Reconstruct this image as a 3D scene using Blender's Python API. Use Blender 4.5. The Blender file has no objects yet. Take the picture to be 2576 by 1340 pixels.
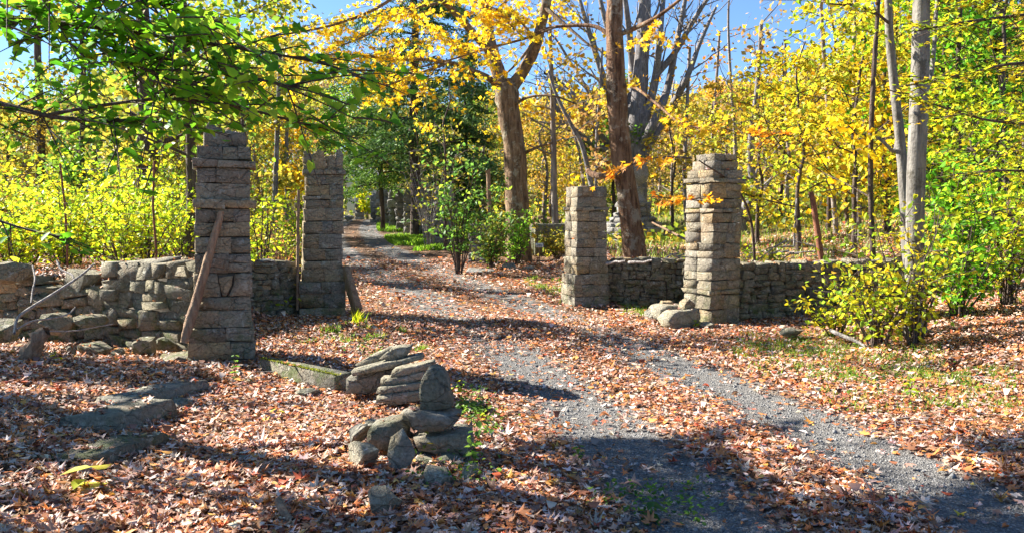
import bpy, math, random
import numpy as np
from mathutils import Vector, Matrix, noise as mnoise

# ------------------------------------------------------------------ camera, sky, sun, exposure
S = bpy.context.scene
COL = S.collection
F_PX, W_PX, CX, CY, HOR = 2144.0, 2576.0, 1288.0, 670.0, 545.0   # the photograph at 2576 x 1340
CAM_Z = 1.6
PITCH = math.atan((CY - HOR) / F_PX)
cam_data = bpy.data.cameras.new('camera')
cam_data.sensor_width = 36.0
cam_data.lens = 36.0 * F_PX / W_PX
cam_data.clip_start, cam_data.clip_end = 0.05, 2000.0
cam = bpy.data.objects.new('camera', cam_data)
cam.location = (0, 0, CAM_Z)
cam.rotation_euler = (math.pi / 2 - PITCH, 0, 0)
COL.objects.link(cam)
S.camera = cam

SUN_EL = math.radians(33.0)
SUN_AZ = math.radians(65.0)            # from +Y (into the picture) towards -X (left)
TO_SUN = Vector((-math.sin(SUN_AZ) * math.cos(SUN_EL), math.cos(SUN_AZ) * math.cos(SUN_EL), math.sin(SUN_EL)))
world = bpy.data.worlds.new('World')
S.world = world
world.use_nodes = True
wn = world.node_tree
sky = wn.nodes.new('ShaderNodeTexSky')
sky.sky_type = 'NISHITA'
sky.sun_disc = False
sky.sun_elevation = SUN_EL
sky.sun_rotation = -SUN_AZ
sky.air_density = 1.0
sky.dust_density = 0.1
sky.ozone_density = 6.0
sky.altitude = 1500.0
bg = wn.nodes['Background']
bg.inputs['Strength'].default_value = 0.06
wn.links.new(sky.outputs[0], bg.inputs['Color'])
sun_data = bpy.data.lights.new('sun', 'SUN')
sun_data.energy = 5.0
sun_data.angle = math.radians(0.5)
sun_data.color = (1.0, 0.95, 0.86)
sun = bpy.data.objects.new('sun', sun_data)
sun.rotation_euler = TO_SUN.to_track_quat('Z', 'Y').to_euler()
sun.location = (-20, 12, 20)
COL.objects.link(sun)
S.view_settings.view_transform = 'Standard'
S.view_settings.look = 'None'
S.view_settings.exposure = 1.95
S.view_settings.gamma = 1.0
S.view_settings.use_curve_mapping = False
S.cycles.max_bounces = 6
S.cycles.diffuse_bounces = 3
S.cycles.transmission_bounces = 4
S.cycles.transparent_max_bounces = 4

# ------------------------------------------------------------------ helpers
FWD = np.array([0, math.cos(PITCH), -math.sin(PITCH)])
UP = np.array([0, math.sin(PITCH), math.cos(PITCH)])
RIGHT = np.array([1.0, 0, 0])
EYE = np.array([0, 0, CAM_Z])


def at(px, py, y):
    """The point of the place seen at (px, py) in the photograph at depth y."""
    d = FWD + (px - CX) / F_PX * RIGHT + (CY - py) / F_PX * UP
    return EYE + d * (y / d[1])


def ss(a, b, x):
    t = np.clip((np.asarray(x, float) - a) / (b - a), 0, 1)
    return t * t * (3 - 2 * t)


ROAD_Y = np.array([-8, 0, 2, 4.3, 5.67, 8.5, 11, 13.45, 17, 22, 30, 40, 50, 70, 90], float)
ROAD_X = np.array([2.6, 2.25, 2.1, 1.87, 1.65, 1.1, .55, -.05, -1.15, -3.0, -5.5, -7.6, -8.9, -10.5, -11], float)
_fy = np.linspace(-8, 90, 400)
_fx = np.interp(_fy, ROAD_Y, ROAD_X)
_k = np.ones(25) / 25
_fx = np.convolve(np.pad(_fx, 12, mode='edge'), _k, mode='valid')


def road_x(y):
    return np.interp(y, _fy, _fx)


def vnoise(x, y, s, seed=0):
    """cheap smooth value noise, vectorised"""
    x = np.asarray(x, float) / s + seed * 17.3
    y = np.asarray(y, float) / s + seed * 9.1
    xi, yi = np.floor(x), np.floor(y)
    xf, yf = x - xi, y - yi
    xf = xf * xf * (3 - 2 * xf)
    yf = yf * yf * (3 - 2 * yf)

    def hsh(a, b):
        v = np.sin(a * 127.1 + b * 311.7 + seed * 74.7) * 43758.5453
        return v - np.floor(v)
    a = hsh(xi, yi); b = hsh(xi + 1, yi); c = hsh(xi, yi + 1); d = hsh(xi + 1, yi + 1)
    return (a * (1 - xf) + b * xf) * (1 - yf) + (c * (1 - xf) + d * xf) * yf - 0.5


def terrain(x, y):
    x = np.asarray(x, float); y = np.asarray(y, float)
    t = np.clip(y - 13.5, 0, None)
    h = 0.042 * np.minimum(t * t / (t + 2.0), 33.5)
    # bank rising to the right
    r = np.clip(x - 3.6 - 0.05 * np.clip(y - 12, 0, 60), 0, None)
    h = h + np.minimum(0.15 * r * r / (r + .8), 2.2) * (1 - .6 * ss(35, 60, y))
    # raised ground behind the left wall, slumping out where the wall has fallen
    wy = 9.85 + 0.30 * (-3.2 - x)
    ex = np.where(y < 14, -4.25 + (y - 9.6) * 0.13, -3.7 - 0.45 * np.clip(y - 14, 0, 40))
    fall = ss(-4.9, -5.6, x)
    lo = wy + .05 + .1 * fall
    hi = wy + .35 + .1 * fall
    tt = np.clip((y - lo) / (hi - lo), 0, 1)
    up = tt * tt * (3 - 2 * tt)
    side = ss(0.0, 0.35 + 1.4 * ss(14, 16, y), ex - x)
    h = h + 0.80 * up * side
    # gentle rise in the left foreground
    l = np.clip(-2.0 - x, 0, None)
    h = h + np.minimum(0.09 * l, 0.5) * (1 - ss(8.0, 9.8, y))
    # ground held up behind the right-hand walls
    wl = np.where(x < 3.15, 15.25 - .17 * (x - 1.6), 13.05 + .23 * (x - 3.0))
    h = h + 0.38 * ss(0.05, 0.4, y - wl) * ss(0.9, 1.9, x)
    # hills at the back
    h = h + 0.13 * np.clip(y - 68, 0, 110) * (1 - .35 * ss(-20, -60, x))
    # small unevenness
    off = np.abs(x - road_x(y))
    h = h + (vnoise(x, y, 1.7, 1) * .07 + vnoise(x, y, .6, 2) * .03) * ss(1.2, 2.2, off)
    # worn wheel tracks
    h = h - 0.03 * np.exp(-((off - .78) / .35) ** 2)
    return h


def th(x, y):
    return float(terrain(x, y))


def ground(px, py, y0=2.5, y1=90):
    """where the sight line through (px, py) meets the ground"""
    d = FWD + (px - CX) / F_PX * RIGHT + (CY - py) / F_PX * UP
    ys = np.linspace(y0, y1, 4000)
    P = EYE[None] + d[None] * (ys / d[1])[:, None]
    below = P[:, 2] - terrain(P[:, 0], P[:, 1]) < 0
    i = int(np.argmax(below)) if below.any() else len(ys) - 1
    return P[i]


# ------------------------------------------------------------------ materials
class NT:
    def __init__(self, name):
        self.m = bpy.data.materials.new(name)
        self.m.use_nodes = True
        self.t = self.m.node_tree
        self.b = self.t.nodes['Principled BSDF']
        self.out = self.t.nodes['Material Output']
        if 'Specular IOR Level' in self.b.inputs:
            self.b.inputs['Specular IOR Level'].default_value = .25

    def n(self, kind, **kw):
        nd = self.t.nodes.new('ShaderNode' + kind)
        for k, v in kw.items():
            if k.startswith('i_'):
                key = k[2:]
                nd.inputs[int(key) if key.isdigit() else key].default_value = v
            else:
                setattr(nd, k, v)
        return nd

    def l(self, a, b):
        self.t.links.new(a, b)

    def pos(self):
        return self.n('NewGeometry').outputs['Position']

    def noise(self, scale, detail=4, rough=.6, vec=None):
        nd = self.n('TexNoise')
        nd.inputs['Scale'].default_value = scale
        nd.inputs['Detail'].default_value = detail
        nd.inputs['Roughness'].default_value = rough
        self.l(vec if vec is not None else self.pos(), nd.inputs['Vector'])
        return nd.outputs['Fac']

    def ramp(self, fac, stops, const=False):
        nd = self.n('ValToRGB')
        cr = nd.color_ramp
        if const:
            cr.interpolation = 'CONSTANT'
        while len(cr.elements) < len(stops):
            cr.elements.new(0.5)
        for e, (p, c) in zip(cr.elements, stops):
            e.position = p
            e.color = (*c, 1) if not isinstance(c, float) else (c, c, c, 1)
        self.l(fac, nd.inputs['Fac'])
        return nd.outputs['Color']

    def mix(self, fac, a, b, mode='MIX'):
        nd = self.n('MixRGB', blend_type=mode)
        for i, v in enumerate((fac, a, b)):
            if isinstance(v, (int, float)):
                nd.inputs[i].default_value = v
            elif isinstance(v, tuple):
                nd.inputs[i].default_value = (*v, 1)
            else:
                self.l(v, nd.inputs[i])
        return nd.outputs[0]

    def math(self, op, a, b=0.0, clamp=False):
        nd = self.n('Math', operation=op, use_clamp=clamp)
        for i, v in enumerate((a, b)):
            if isinstance(v, (int, float)):
                nd.inputs[i].default_value = v
            else:
                self.l(v, nd.inputs[i])
        return nd.outputs[0]

    def bump(self, h, strength=.5, dist=.02):
        nd = self.n('Bump')
        nd.inputs['Strength'].default_value = strength
        nd.inputs['Distance'].default_value = dist
        self.l(h, nd.inputs['Height'])
        self.l(nd.outputs[0], self.b.inputs['Normal'])

    def color(self, c):
        self.l(c, self.b.inputs['Base Color'])


def plain(name, col, rough=.7, metal=0.0, var=.25, scale=20):
    k = NT(name)
    c = k.mix(1.0, k.ramp(k.noise(scale), [(.3, tuple(v * (1 - var) for v in col)), (.7, tuple(min(1, v * (1 + var)) for v in col))]), (1., 1., 1.), 'MULTIPLY')
    k.color(c)
    k.b.inputs['Roughness'].default_value = rough
    k.b.inputs['Metallic'].default_value = metal
    return k.m


def stone_material(name, tones, moss=.5, lichen=.5, dark=1.0):
    k = NT(name)
    rnd = k.n('ObjectInfo').outputs['Random']
    n = len(tones)
    base = k.ramp(rnd, [(i / n, tuple(v * dark * .84 for v in t)) for i, t in enumerate(tones)], const=True)
    big = k.noise(3.5, 6, .65)
    base = k.mix(k.ramp(big, [(.35, 0.0), (.7, .75)]), base, tuple(v * dark for v in (.27, .235, .18)))
    fine = k.noise(38, 5, .75)
    base = k.mix(.75, base, k.ramp(fine, [(.28, .22), (.5, .95), (.75, 1.6)]), 'MULTIPLY')
    # splits and cracks
    cv = k.n('TexVoronoi', feature='DISTANCE_TO_EDGE'); cv.inputs['Scale'].default_value = 3.2
    cm = k.n('Mapping'); cm.inputs['Scale'].default_value = (1, 1, 2.6); cw = k.n('TexNoise'); cw.inputs['Scale'].default_value = 7
    k.l(k.pos(), cw.inputs['Vector'])
    ca = k.n('MixRGB', blend_type='ADD'); ca.inputs[0].default_value = .16; k.l(k.pos(), ca.inputs[1]); k.l(cw.outputs['Color'], ca.inputs[2])
    k.l(ca.outputs[0], cm.inputs[0]); k.l(cm.outputs[0], cv.inputs['Vector'])
    crack = k.ramp(cv.outputs['Distance'], [(.0, .25), (.035, 1.0)])
    base = k.mix(.4, base, crack, 'MULTIPLY')
    # rusty streaks
    rust = k.ramp(k.noise(2.3, 4, .6), [(.58, 0.0), (.72, .45)])
    base = k.mix(rust, base, (.36, .21, .10))
    # pale lichen blotches
    li = k.ramp(k.noise(11, 6, .7), [(.58, 0.0), (.63, lichen)])
    base = k.mix(li, base, (.56, .55, .46))
    # moss on lower, damper stone
    z = k.n('SeparateXYZ')
    k.l(k.pos(), z.inputs[0])
    low = k.math('SUBTRACT', 1.05, z.outputs[2], clamp=True)
    ms = k.math('MULTIPLY', k.ramp(k.noise(6, 6, .7), [(.47, 0.0), (.6, 1.0)]), low)
    base = k.mix(k.math('MULTIPLY', ms, moss), base, (.10, .14, .03))
    k.color(base)
    k.b.inputs['Roughness'].default_value = .9
    k.bump(k.math('ADD', k.math('ADD', k.math('MULTIPLY', k.noise(7, 8, .72), 1.3), k.math('MULTIPLY', fine, .5)), k.math('MULTIPLY', crack, .35)), 1.0, .06)
    return k.m


TONES = [(.48, .40, .27), (.37, .31, .21), (.56, .45, .28), (.43, .37, .26), (.33, .285, .21), (.52, .43, .30), (.46, .34, .19), (.41, .36, .28)]
M_STONE = stone_material('field_stone', TONES, .55, .55, 1.0)
M_WALL = stone_material('mossy_wall_stone', [(.38, .33, .22), (.30, .27, .18), (.44, .39, .27), (.33, .30, .22), (.39, .32, .20)], .8, .7, 1.0)
M_CAIRN = stone_material('loose_stone', [(.46, .42, .31), (.40, .37, .28), (.52, .46, .33), (.43, .40, .33)], .25, .5, 1.0)
M_DARKST = stone_material('dark_green_stone', [(.27, .27, .20), (.30, .29, .22)], .3, .35)
M_FARST = stone_material('grey_stone', [(.34, .33, .32), (.46, .45, .43), (.3, .29, .29)], .2, .5, 1.0)
M_CORE = plain('mortar', (.13, .11, .085), .95, var=.4, scale=25)
M_MOSS = plain('moss', (.20, .30, .02), .95, var=.5, scale=60)


def bark_material(name, a, b, c=None, vscale=1.0, strength=.8):
    """ridged bark: noise stretched along the trunk, with paler patches c"""
    k = NT(name)
    mp = k.n('Mapping')
    mp.inputs['Scale'].default_value = (22 * vscale, 22 * vscale, 3.5 * vscale)
    k.l(k.pos(), mp.inputs[0])
    r = k.noise(1.0, 6, .7, mp.outputs[0])
    col = k.ramp(r, [(.38, a), (.62, b)])
    if c:
        p = k.ramp(k.noise(4.5 * vscale, 8, .8), [(.55, 0.0), (.6, .8)])
        col = k.mix(p, col, c)
    k.color(col)
    k.b.inputs['Roughness'].default_value = .9
    k.bump(k.math('ADD', r, k.noise(30 * vscale, 4)), strength, .04)
    return k.m


M_BARK_MAPLE = bark_material('maple_bark', (.08, .048, .027), (.31, .20, .11), (.36, .33, .23), .6, 1.0)
M_BARK_PEEL = bark_material('peeling_bark', (.075, .036, .02), (.28, .16, .09), (.35, .29, .21), .6, 1.0)
M_BARK_GREY = bark_material('grey_bark', (.12, .105, .10), (.27, .25, .24), (.36, .34, .33))
M_BARK_BEECH = bark_material('beech_bark', (.13, .115, .10), (.27, .25, .215), (.09, .08, .06), .8, .35)
M_BARK_DARK = bark_material('dark_bark', (.05, .035, .03), (.15, .11, .085))
M_DEADWOOD = bark_material('weathered_wood', (.22, .13, .08), (.40, .27, .17), None, 1.2)
M_TWIG = bark_material('twig_bark', (.22, .19, .17), (.42, .38, .35))
M_FARBARK = bark_material('pale_trunk', (.15, .12, .10), (.34, .29, .25), None, .4)


def leaf_material(name, trans=.5, rough=.5, spec=.3, boost=1.0):
    k = NT(name)
    a = k.n('Attribute', attribute_name='Col')
    c = a.outputs['Color']
    k.color(c)
    k.b.inputs['Roughness'].default_value = rough
    k.b.inputs['Specular IOR Level'].default_value = spec
    tr = k.n('BsdfTranslucent')
    tc = k.mix(1.0, c, (boost, boost, boost * .8), 'MULTIPLY')
    k.l(tc, tr.inputs['Color'])
    mx = k.n('MixShader')
    mx.inputs[0].default_value = trans
    k.l(k.b.outputs[0], mx.inputs[1])
    k.l(tr.outputs[0], mx.inputs[2])
    k.l(mx.outputs[0], k.out.inputs['Surface'])
    return k.m


M_LEAF = leaf_material('leaf', .55, .5, .25, 1.15)
M_NEEDLE = leaf_material('needle', .25, .6, .2)
M_DRYLEAF = leaf_material('dry_leaf', .15, .55, .35)


def litter_color(k):
    """small broken leaves seen between the whole ones"""
    v = k.n('TexVoronoi')
    v.inputs['Scale'].default_value = 17
    wob = k.n('TexNoise')
    wob.inputs['Scale'].default_value = 9
    k.l(k.pos(), wob.inputs['Vector'])
    ad = k.n('MixRGB', blend_type='ADD')
    ad.inputs[0].default_value = .12
    k.l(k.pos(), ad.inputs[1]); k.l(wob.outputs['Color'], ad.inputs[2])
    k.l(ad.outputs[0], v.inputs['Vector'])
    sp = k.n('SeparateColor')
    k.l(v.outputs['Color'], sp.inputs[0])
    col = k.ramp(sp.outputs[0], [(0, (.16, .075, .035)), (.2, (.30, .16, .08)), (.4, (.09, .05, .03)), (.55, (.40, .20, .08)), (.7, (.36, .25, .16)), (.85, (.22, .10, .04)), (1, (.45, .33, .22))])
    edge = k.ramp(v.outputs['Distance'], [(.02, 1.0), (.06, .8), (.1, .35)])
    return k.mix(.6, col, edge, 'MULTIPLY'), v.outputs['Distance']


def ground_material():
    k = NT('leaf_litter')
    col, dist = litter_color(k)
    a = k.n('Attribute', attribute_name='mask')
    sp = k.n('SeparateColor'); k.l(a.outputs['Color'], sp.inputs[0])
    g = k.math('MULTIPLY', sp.outputs[1], k.ramp(k.noise(.9, 6, .7), [(.36, .15), (.6, 1.0)]))
    grass = k.ramp(k.noise(14, 5, .8), [(.3, (.05, .075, .015)), (.55, (.14, .19, .03)), (.75, (.26, .26, .06))])
    col = k.mix(g, col, grass)
    soil = k.ramp(k.noise(2.2, 5, .7), [(.55, 0.0), (.7, .6)])
    col = k.mix(soil, col, (.09, .06, .04))
    k.color(col)
    k.b.inputs['Roughness'].default_value = .95
    k.bump(k.math('ADD', dist, k.noise(25, 5, .8)), .8, .04)
    return k.m


def road_material():
    k = NT('gravel')
    col, dist = litter_color(k)
    v = k.n('TexVoronoi'); v.inputs['Scale'].default_value = 75
    k.l(k.pos(), v.inputs['Vector'])
    sp = k.n('SeparateColor'); k.l(v.outputs['Color'], sp.inputs[0])
    gr = k.ramp(sp.outputs[0], [(0, (.085, .081, .077)), (.3, (.18, .171, .158)), (.6, (.13, .123, .115)), (.85, (.27, .256, .235)), (1, (.40, .385, .36))])
    gr = k.mix(.55, gr, k.ramp(v.outputs['Distance'], [(.0, 1.0), (.5, .9), (.9, .3)]), 'MULTIPLY')
    gr = k.mix(k.ramp(k.noise(3, 5, .7), [(.4, 0.0), (.75, .5)]), gr, (.13, .115, .10))
    a = k.n('Attribute', attribute_name='across')
    u = k.math('ABSOLUTE', k.math('SUBTRACT', k.math('ABSOLUTE', a.outputs['Fac']), .78))
    f = k.math('ADD', u, k.math('MULTIPLY', k.math('SUBTRACT', k.noise(2.4, 6, .75), .5), .9))
    m = k.ramp(f, [(.36, 0.0), (.52, 1.0)])
    k.color(k.mix(m, gr, col))
    k.b.inputs['Roughness'].default_value = .85
    k.bump(k.math('ADD', v.outputs['Distance'], k.noise(40, 4, .8)), .7, .02)
    return k.m


M_GROUND = ground_material()
M_ROAD = road_material()
M_ROADSTONE = plain('gravel_stone', (.20, .195, .185), .85, var=.8, scale=45)
M_RUST = plain('rusty_iron', (.22, .09, .05), .8, .2, .5, 30)
M_WIRE = plain('rusted_wire', (.10, .075, .06), .7, .3)
M_CONC = stone_material('mossy_concrete', [(.24, .25, .15), (.22, .23, .14)], .8, .1)
M_WHITE = plain('white_paint', (.75, .76, .78), .6, var=.08, scale=3)
M_BLACK = plain('black_paint', (.02, .02, .02), .6)
M_ROOF = plain('grey_shingle', (.18, .18, .2), .8)

# ------------------------------------------------------------------ object helpers


def tag(o, label=None, cat=None, group=None, kind=None):
    if label: o['label'] = label
    if cat: o['category'] = cat
    if group: o['group'] = group
    if kind: o['kind'] = kind
    return o


def thing(name, loc, label, cat, group=None, rz=0.0):
    o = bpy.data.objects.new(name, None)
    o.empty_display_size = .1
    o.location = loc
    o.rotation_euler = (0, 0, rz)
    COL.objects.link(o)
    return tag(o, label, cat, group)


def link(name, me, parent=None, loc=None, kind=None):
    o = bpy.data.objects.new(name, me)
    if loc is not None: o.location = loc
    COL.objects.link(o)
    if parent is not None: o.parent = parent
    if kind: o['kind'] = kind
    return o


def mesh(name, V, polys, mat, cols=None, smooth=False, attrs=None):
    """V (n,3); polys a list of int arrays (m,k); cols (n,3) per vertex"""
    V = np.ascontiguousarray(V, dtype=np.float32)
    me = bpy.data.meshes.new(name)
    polys = [np.asarray(p, dtype=np.int32) for p in polys if len(p)]
    tot = [np.full(len(p), p.shape[1], np.int32) for p in polys]
    loops = np.concatenate([p.ravel() for p in polys])
    tot = np.concatenate(tot)
    start = np.concatenate([[0], np.cumsum(tot)[:-1]]).astype(np.int32)
    me.vertices.add(len(V)); me.vertices.foreach_set('co', V.ravel())
    me.loops.add(len(loops)); me.loops.foreach_set('vertex_index', loops)
    me.polygons.add(len(tot)); me.polygons.foreach_set('loop_start', start); me.polygons.foreach_set('loop_total', tot)
    me.update(calc_edges=True)
    if smooth:
        me.polygons.foreach_set('use_smooth', np.ones(len(tot), bool))
    if cols is not None:
        at_ = me.attributes.new('Col', 'FLOAT_COLOR', 'POINT')
        c4 = np.ones((len(V), 4), np.float32); c4[:, :3] = cols
        at_.data.foreach_set('color', c4.ravel())
    for nm, arr in (attrs or {}).items():
        if arr.ndim == 1:
            a_ = me.attributes.new(nm, 'FLOAT', 'POINT'); a_.data.foreach_set('value', arr.astype(np.float32))
        else:
            a_ = me.attributes.new(nm, 'FLOAT_COLOR', 'POINT')
            c4 = np.ones((len(V), 4), np.float32); c4[:, :3] = arr
            a_.data.foreach_set('color', c4.ravel())
    me.materials.append(mat)
    return me


class Tubes:
    """collects tapered tubes into one mesh"""
    def __init__(self):
        self.V, self.Q, self.n = [], [], 0

    def add(self, pts, rad, sides=6, rough=0.0, rng=None, cap=True):
        P = np.asarray(pts, float); R = np.asarray(rad, float)
        T = np.gradient(P, axis=0)
        T /= np.linalg.norm(T, axis=1, keepdims=True) + 1e-9
        ref = np.array([1., 0, 0]) if abs(T[0, 0]) < .8 else np.array([0, 1., 0])
        a = np.linspace(0, 2 * math.pi, sides, endpoint=False)
        rings = []
        for p, t, r in zip(P, T, R):
            u = ref - t * (ref @ t); u /= np.linalg.norm(u) + 1e-9
            v = np.cross(t, u); ref = u
            rr = np.full(sides, r)
            if rough and rng is not None:
                rr = rr * (1 + rng.normal(0, rough, sides))
            rings.append(p + (np.cos(a) * rr)[:, None] * u + (np.sin(a) * rr)[:, None] * v)
        m = len(P)
        self.V.append(np.concatenate(rings))
        i = np.arange(m - 1)[:, None] * sides + np.arange(sides)[None]
        j = np.arange(m - 1)[:, None] * sides + (np.arange(sides)[None] + 1) % sides
        q = np.stack([i, j, j + sides, i + sides], -1).reshape(-1, 4) + self.n
        self.Q.append(q)
        self.n += m * sides

    def mesh(self, name, mat, smooth=True):
        return mesh(name, np.concatenate(self.V), [np.concatenate(self.Q)], mat, smooth=smooth)


def smooth_path(pts, n):
    """Catmull-Rom through pts (any columns), n samples"""
    P = np.asarray(pts, float)
    P = np.vstack([2 * P[0] - P[1], P, 2 * P[-1] - P[-2]])
    segs = len(P) - 3
    out = []
    for s in np.linspace(0, segs - 1e-6, n):
        i = int(s); t = s - i
        a, b, c, d = P[i:i + 4]
        out.append(.5 * ((2 * b) + (c - a) * t + (2 * a - 5 * b + 4 * c - d) * t * t + (3 * b - a - 3 * c + d) * t ** 3))
    return np.array(out)


def pxpath(L, n, extra=None):
    """list of (px, py, depth, radius_px) -> points and radii in metres, smoothed"""
    A = np.array([[*at(a, b, d), r * d / F_PX] for a, b, d, r in L])
    A = smooth_path(A, n)
    return A[:, :3], np.maximum(A[:, 3], .002)


# leaf shapes: vertices in the leaf plane, faces
def _maple():
    ang = [90, 68, 48, 22, 0, -28, -55, -90]
    rad = [.58, .27, .52, .24, .44, .22, .28, .08]
    pts = [(r * math.cos(math.radians(a)), r * math.sin(math.radians(a))) for a, r in zip(ang, rad)]
    left = [(-x, y) for x, y in pts[1:-1]][::-1]
    pts = pts + left
    V = [(0, 0, 0.0)] + [(x, y, .06 * (abs(x) > .2)) for x, y in pts]
    n = len(pts)
    Fc = [(0, 1 + i, 1 + (i + 1) % n) for i in range(n)]
    return np.array(V), np.array(Fc)


SHAPES = {
    'card': (np.array([(0, -.5, 0), (.36, -.02, .10), (0, .5, 0), (-.36, .02, .10)]), np.array([(0, 1, 2), (0, 2, 3)])),
    'oval': (np.array([(0, -.5, 0), (.26, -.2, .05), (.25, .16, .05), (0, .52, -.02), (-.25, .16, .05), (-.26, -.2, .05)]), np.array([(0, 1, 2, 3), (0, 3, 4, 5)])),
    'maple': _maple(),
    'needle': (np.array([(-.5, 0, 0), (0, -.14, .03), (.5, 0, -.04), (0, .14, .03)]), np.array([(0, 1, 2), (0, 2, 3)])),
    'star': (np.array([(0, -.15, 0), (.3, -.35, .02), (.22, 0, .03), (.5, .12, .02), (.2, .18, .03), (0, .58, 0), (-.2, .18, .03), (-.5, .12, .02), (-.22, 0, .03), (-.3, -.35, .02)]),
             np.array([(0, 1, 2, 3), (0, 3, 4, 5), (0, 5, 6, 7), (0, 7, 8, 9)])),
}

PAL = {
    'yl': [((.70, .54, .03), 3), ((.50, .50, .04), 2), ((.33, .42, .04), 2), ((.62, .40, .03), 1.4)],
    'w_yellow': [((.66, .46, .04), 3), ((.55, .44, .05), 2), ((.42, .36, .05), 2)],
    'w_gold': [((.55, .36, .04), 3), ((.44, .31, .05), 3), ((.35, .27, .06), 2), ((.62, .42, .05), 1)],
    'w_orange': [((.62, .32, .04), 3), ((.5, .28, .05), 2), ((.42, .30, .06), 2)],
    'w_green': [((.15, .30, .03), 3), ((.22, .34, .04), 2), ((.10, .20, .03), 2), ((.32, .36, .05), 1)],
    'yellow': [((.92, .62, .02), 4), ((.95, .74, .05), 3), ((.85, .46, .015), 2), ((.80, .70, .05), 1)],
    'gold': [((.80, .47, .02), 4), ((.88, .58, .03), 3), ((.65, .34, .02), 2), ((.55, .48, .05), 2)],
    'orange': [((.85, .38, .02), 4), ((.92, .52, .03), 3), ((.75, .26, .02), 2)],
    'lime': [((.42, .55, .02), 4), ((.58, .60, .03), 4), ((.28, .45, .03), 3), ((.68, .52, .03), 2)],
    'yelgreen': [((.42, .50, .03), 3), ((.62, .55, .03), 3), ((.75, .56, .03), 2), ((.25, .38, .03), 2)],
    'green': [((.14, .38, .02), 4), ((.22, .48, .025), 3), ((.09, .28, .02), 2), ((.36, .56, .04), 2), ((.55, .55, .05), .4)],
    'olive': [((.26, .26, .04), 3), ((.40, .34, .05), 3), ((.50, .38, .05), 2), ((.16, .20, .04), 2)],
    'brown': [((.36, .20, .07), 3), ((.45, .30, .10), 2), ((.25, .15, .07), 2), ((.5, .38, .1), 1)],
    'hemlock': [((.085, .18, .06), 4), ((.13, .24, .07), 3), ((.20, .31, .07), 2), ((.055, .13, .055), 2)],
    'red': [((.55, .10, .04), 3), ((.65, .2, .05), 2)],
    'litter': [((.42, .17, .075), 4), ((.52, .29, .19), 4), ((.68, .50, .41), 4), ((.62, .21, .06), 4), ((.28, .12, .065), 2), ((.66, .51, .41), 3), ((.50, .10, .04), 1), ((.64, .33, .08), 1), ((.36, .20, .15), 2)],
    'grass': [((.20, .33, .03), 3), ((.32, .42, .05), 2), ((.13, .24, .03), 2), ((.45, .42, .12), 1)],
    'weed': [((.13, .27, .04), 3), ((.24, .38, .05), 2), ((.08, .18, .035), 2)],
}


def pick(pal, n, rng, jit=.14):
    L = PAL[pal] if isinstance(pal, str) else pal
    c = np.array([x for x, _ in L]); w = np.array([w for _, w in L], float); w /= w.sum()
    C = c[rng.choice(len(c), n, p=w)]
    C = C * (1 + rng.normal(0, jit, (n, 1))) * (1 + rng.normal(0, .05, (n, 3)))
    return np.clip(C, .005, .97)


def leaf_arrays(P, size, shape, rng, up=.6, nrm=None, curl=0.0, tang=None):
    V0, F0 = SHAPES[shape]
    n = len(P)
    N = rng.normal(0, 1, (n, 3))
    N /= np.linalg.norm(N, axis=1, keepdims=True)
    N = N * (1 - up) + (np.array([0, 0, 1.]) if nrm is None else nrm) * up
    N /= np.linalg.norm(N, axis=1, keepdims=True) + 1e-9
    T = rng.normal(0, 1, (n, 3)) if tang is None else tang + rng.normal(0, .35, (n, 3))
    T -= N * np.sum(T * N, 1, keepdims=True)
    T /= np.linalg.norm(T, axis=1, keepdims=True) + 1e-9
    B = np.cross(T, N)
    sz = np.broadcast_to(np.asarray(size, float), (n,)) * rng.uniform(.7, 1.25, n)
    L = np.repeat(V0[None], n, 0).astype(float)
    if curl:
        c1 = rng.normal(0, curl, (n, 1)); c2 = rng.normal(0, curl, (n, 1)); c3 = rng.normal(0, curl * .7, (n, 1))
        L[:, :, 2] += c1 * L[:, :, 0] ** 2 * 2 + c2 * L[:, :, 1] ** 2 * 2 + c3 * L[:, :, 0] * L[:, :, 1] * 2
    L *= sz[:, None, None]
    W = P[:, None, :] + L[:, :, :1] * B[:, None] + L[:, :, 1:2] * T[:, None] + L[:, :, 2:] * N[:, None]
    k = len(V0)
    Fc = (F0[None] + (np.arange(n) * k)[:, None, None]).reshape(-1, F0.shape[1])
    return W.reshape(-1, 3), Fc, k


def leaves(name, P, size, pal, rng, shape='card', up=.4, mat=None, curl=0.0, nrm=None, tang=None, jit=.14):
    P = np.asarray(P, float)
    V, Fc, k = leaf_arrays(P, size, shape, rng, up, nrm, curl, tang)
    C = np.repeat(pick(pal, len(P), rng, jit), k, 0)
    return mesh(name, V, [Fc], mat or M_LEAF, cols=C)


# ------------------------------------------------------------------ ground, road
def spaced(segs):
    out = []
    for a, b, st in segs:
        out += list(np.arange(a, b, st))
    return np.array(out + [segs[-1][1]])


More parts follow.
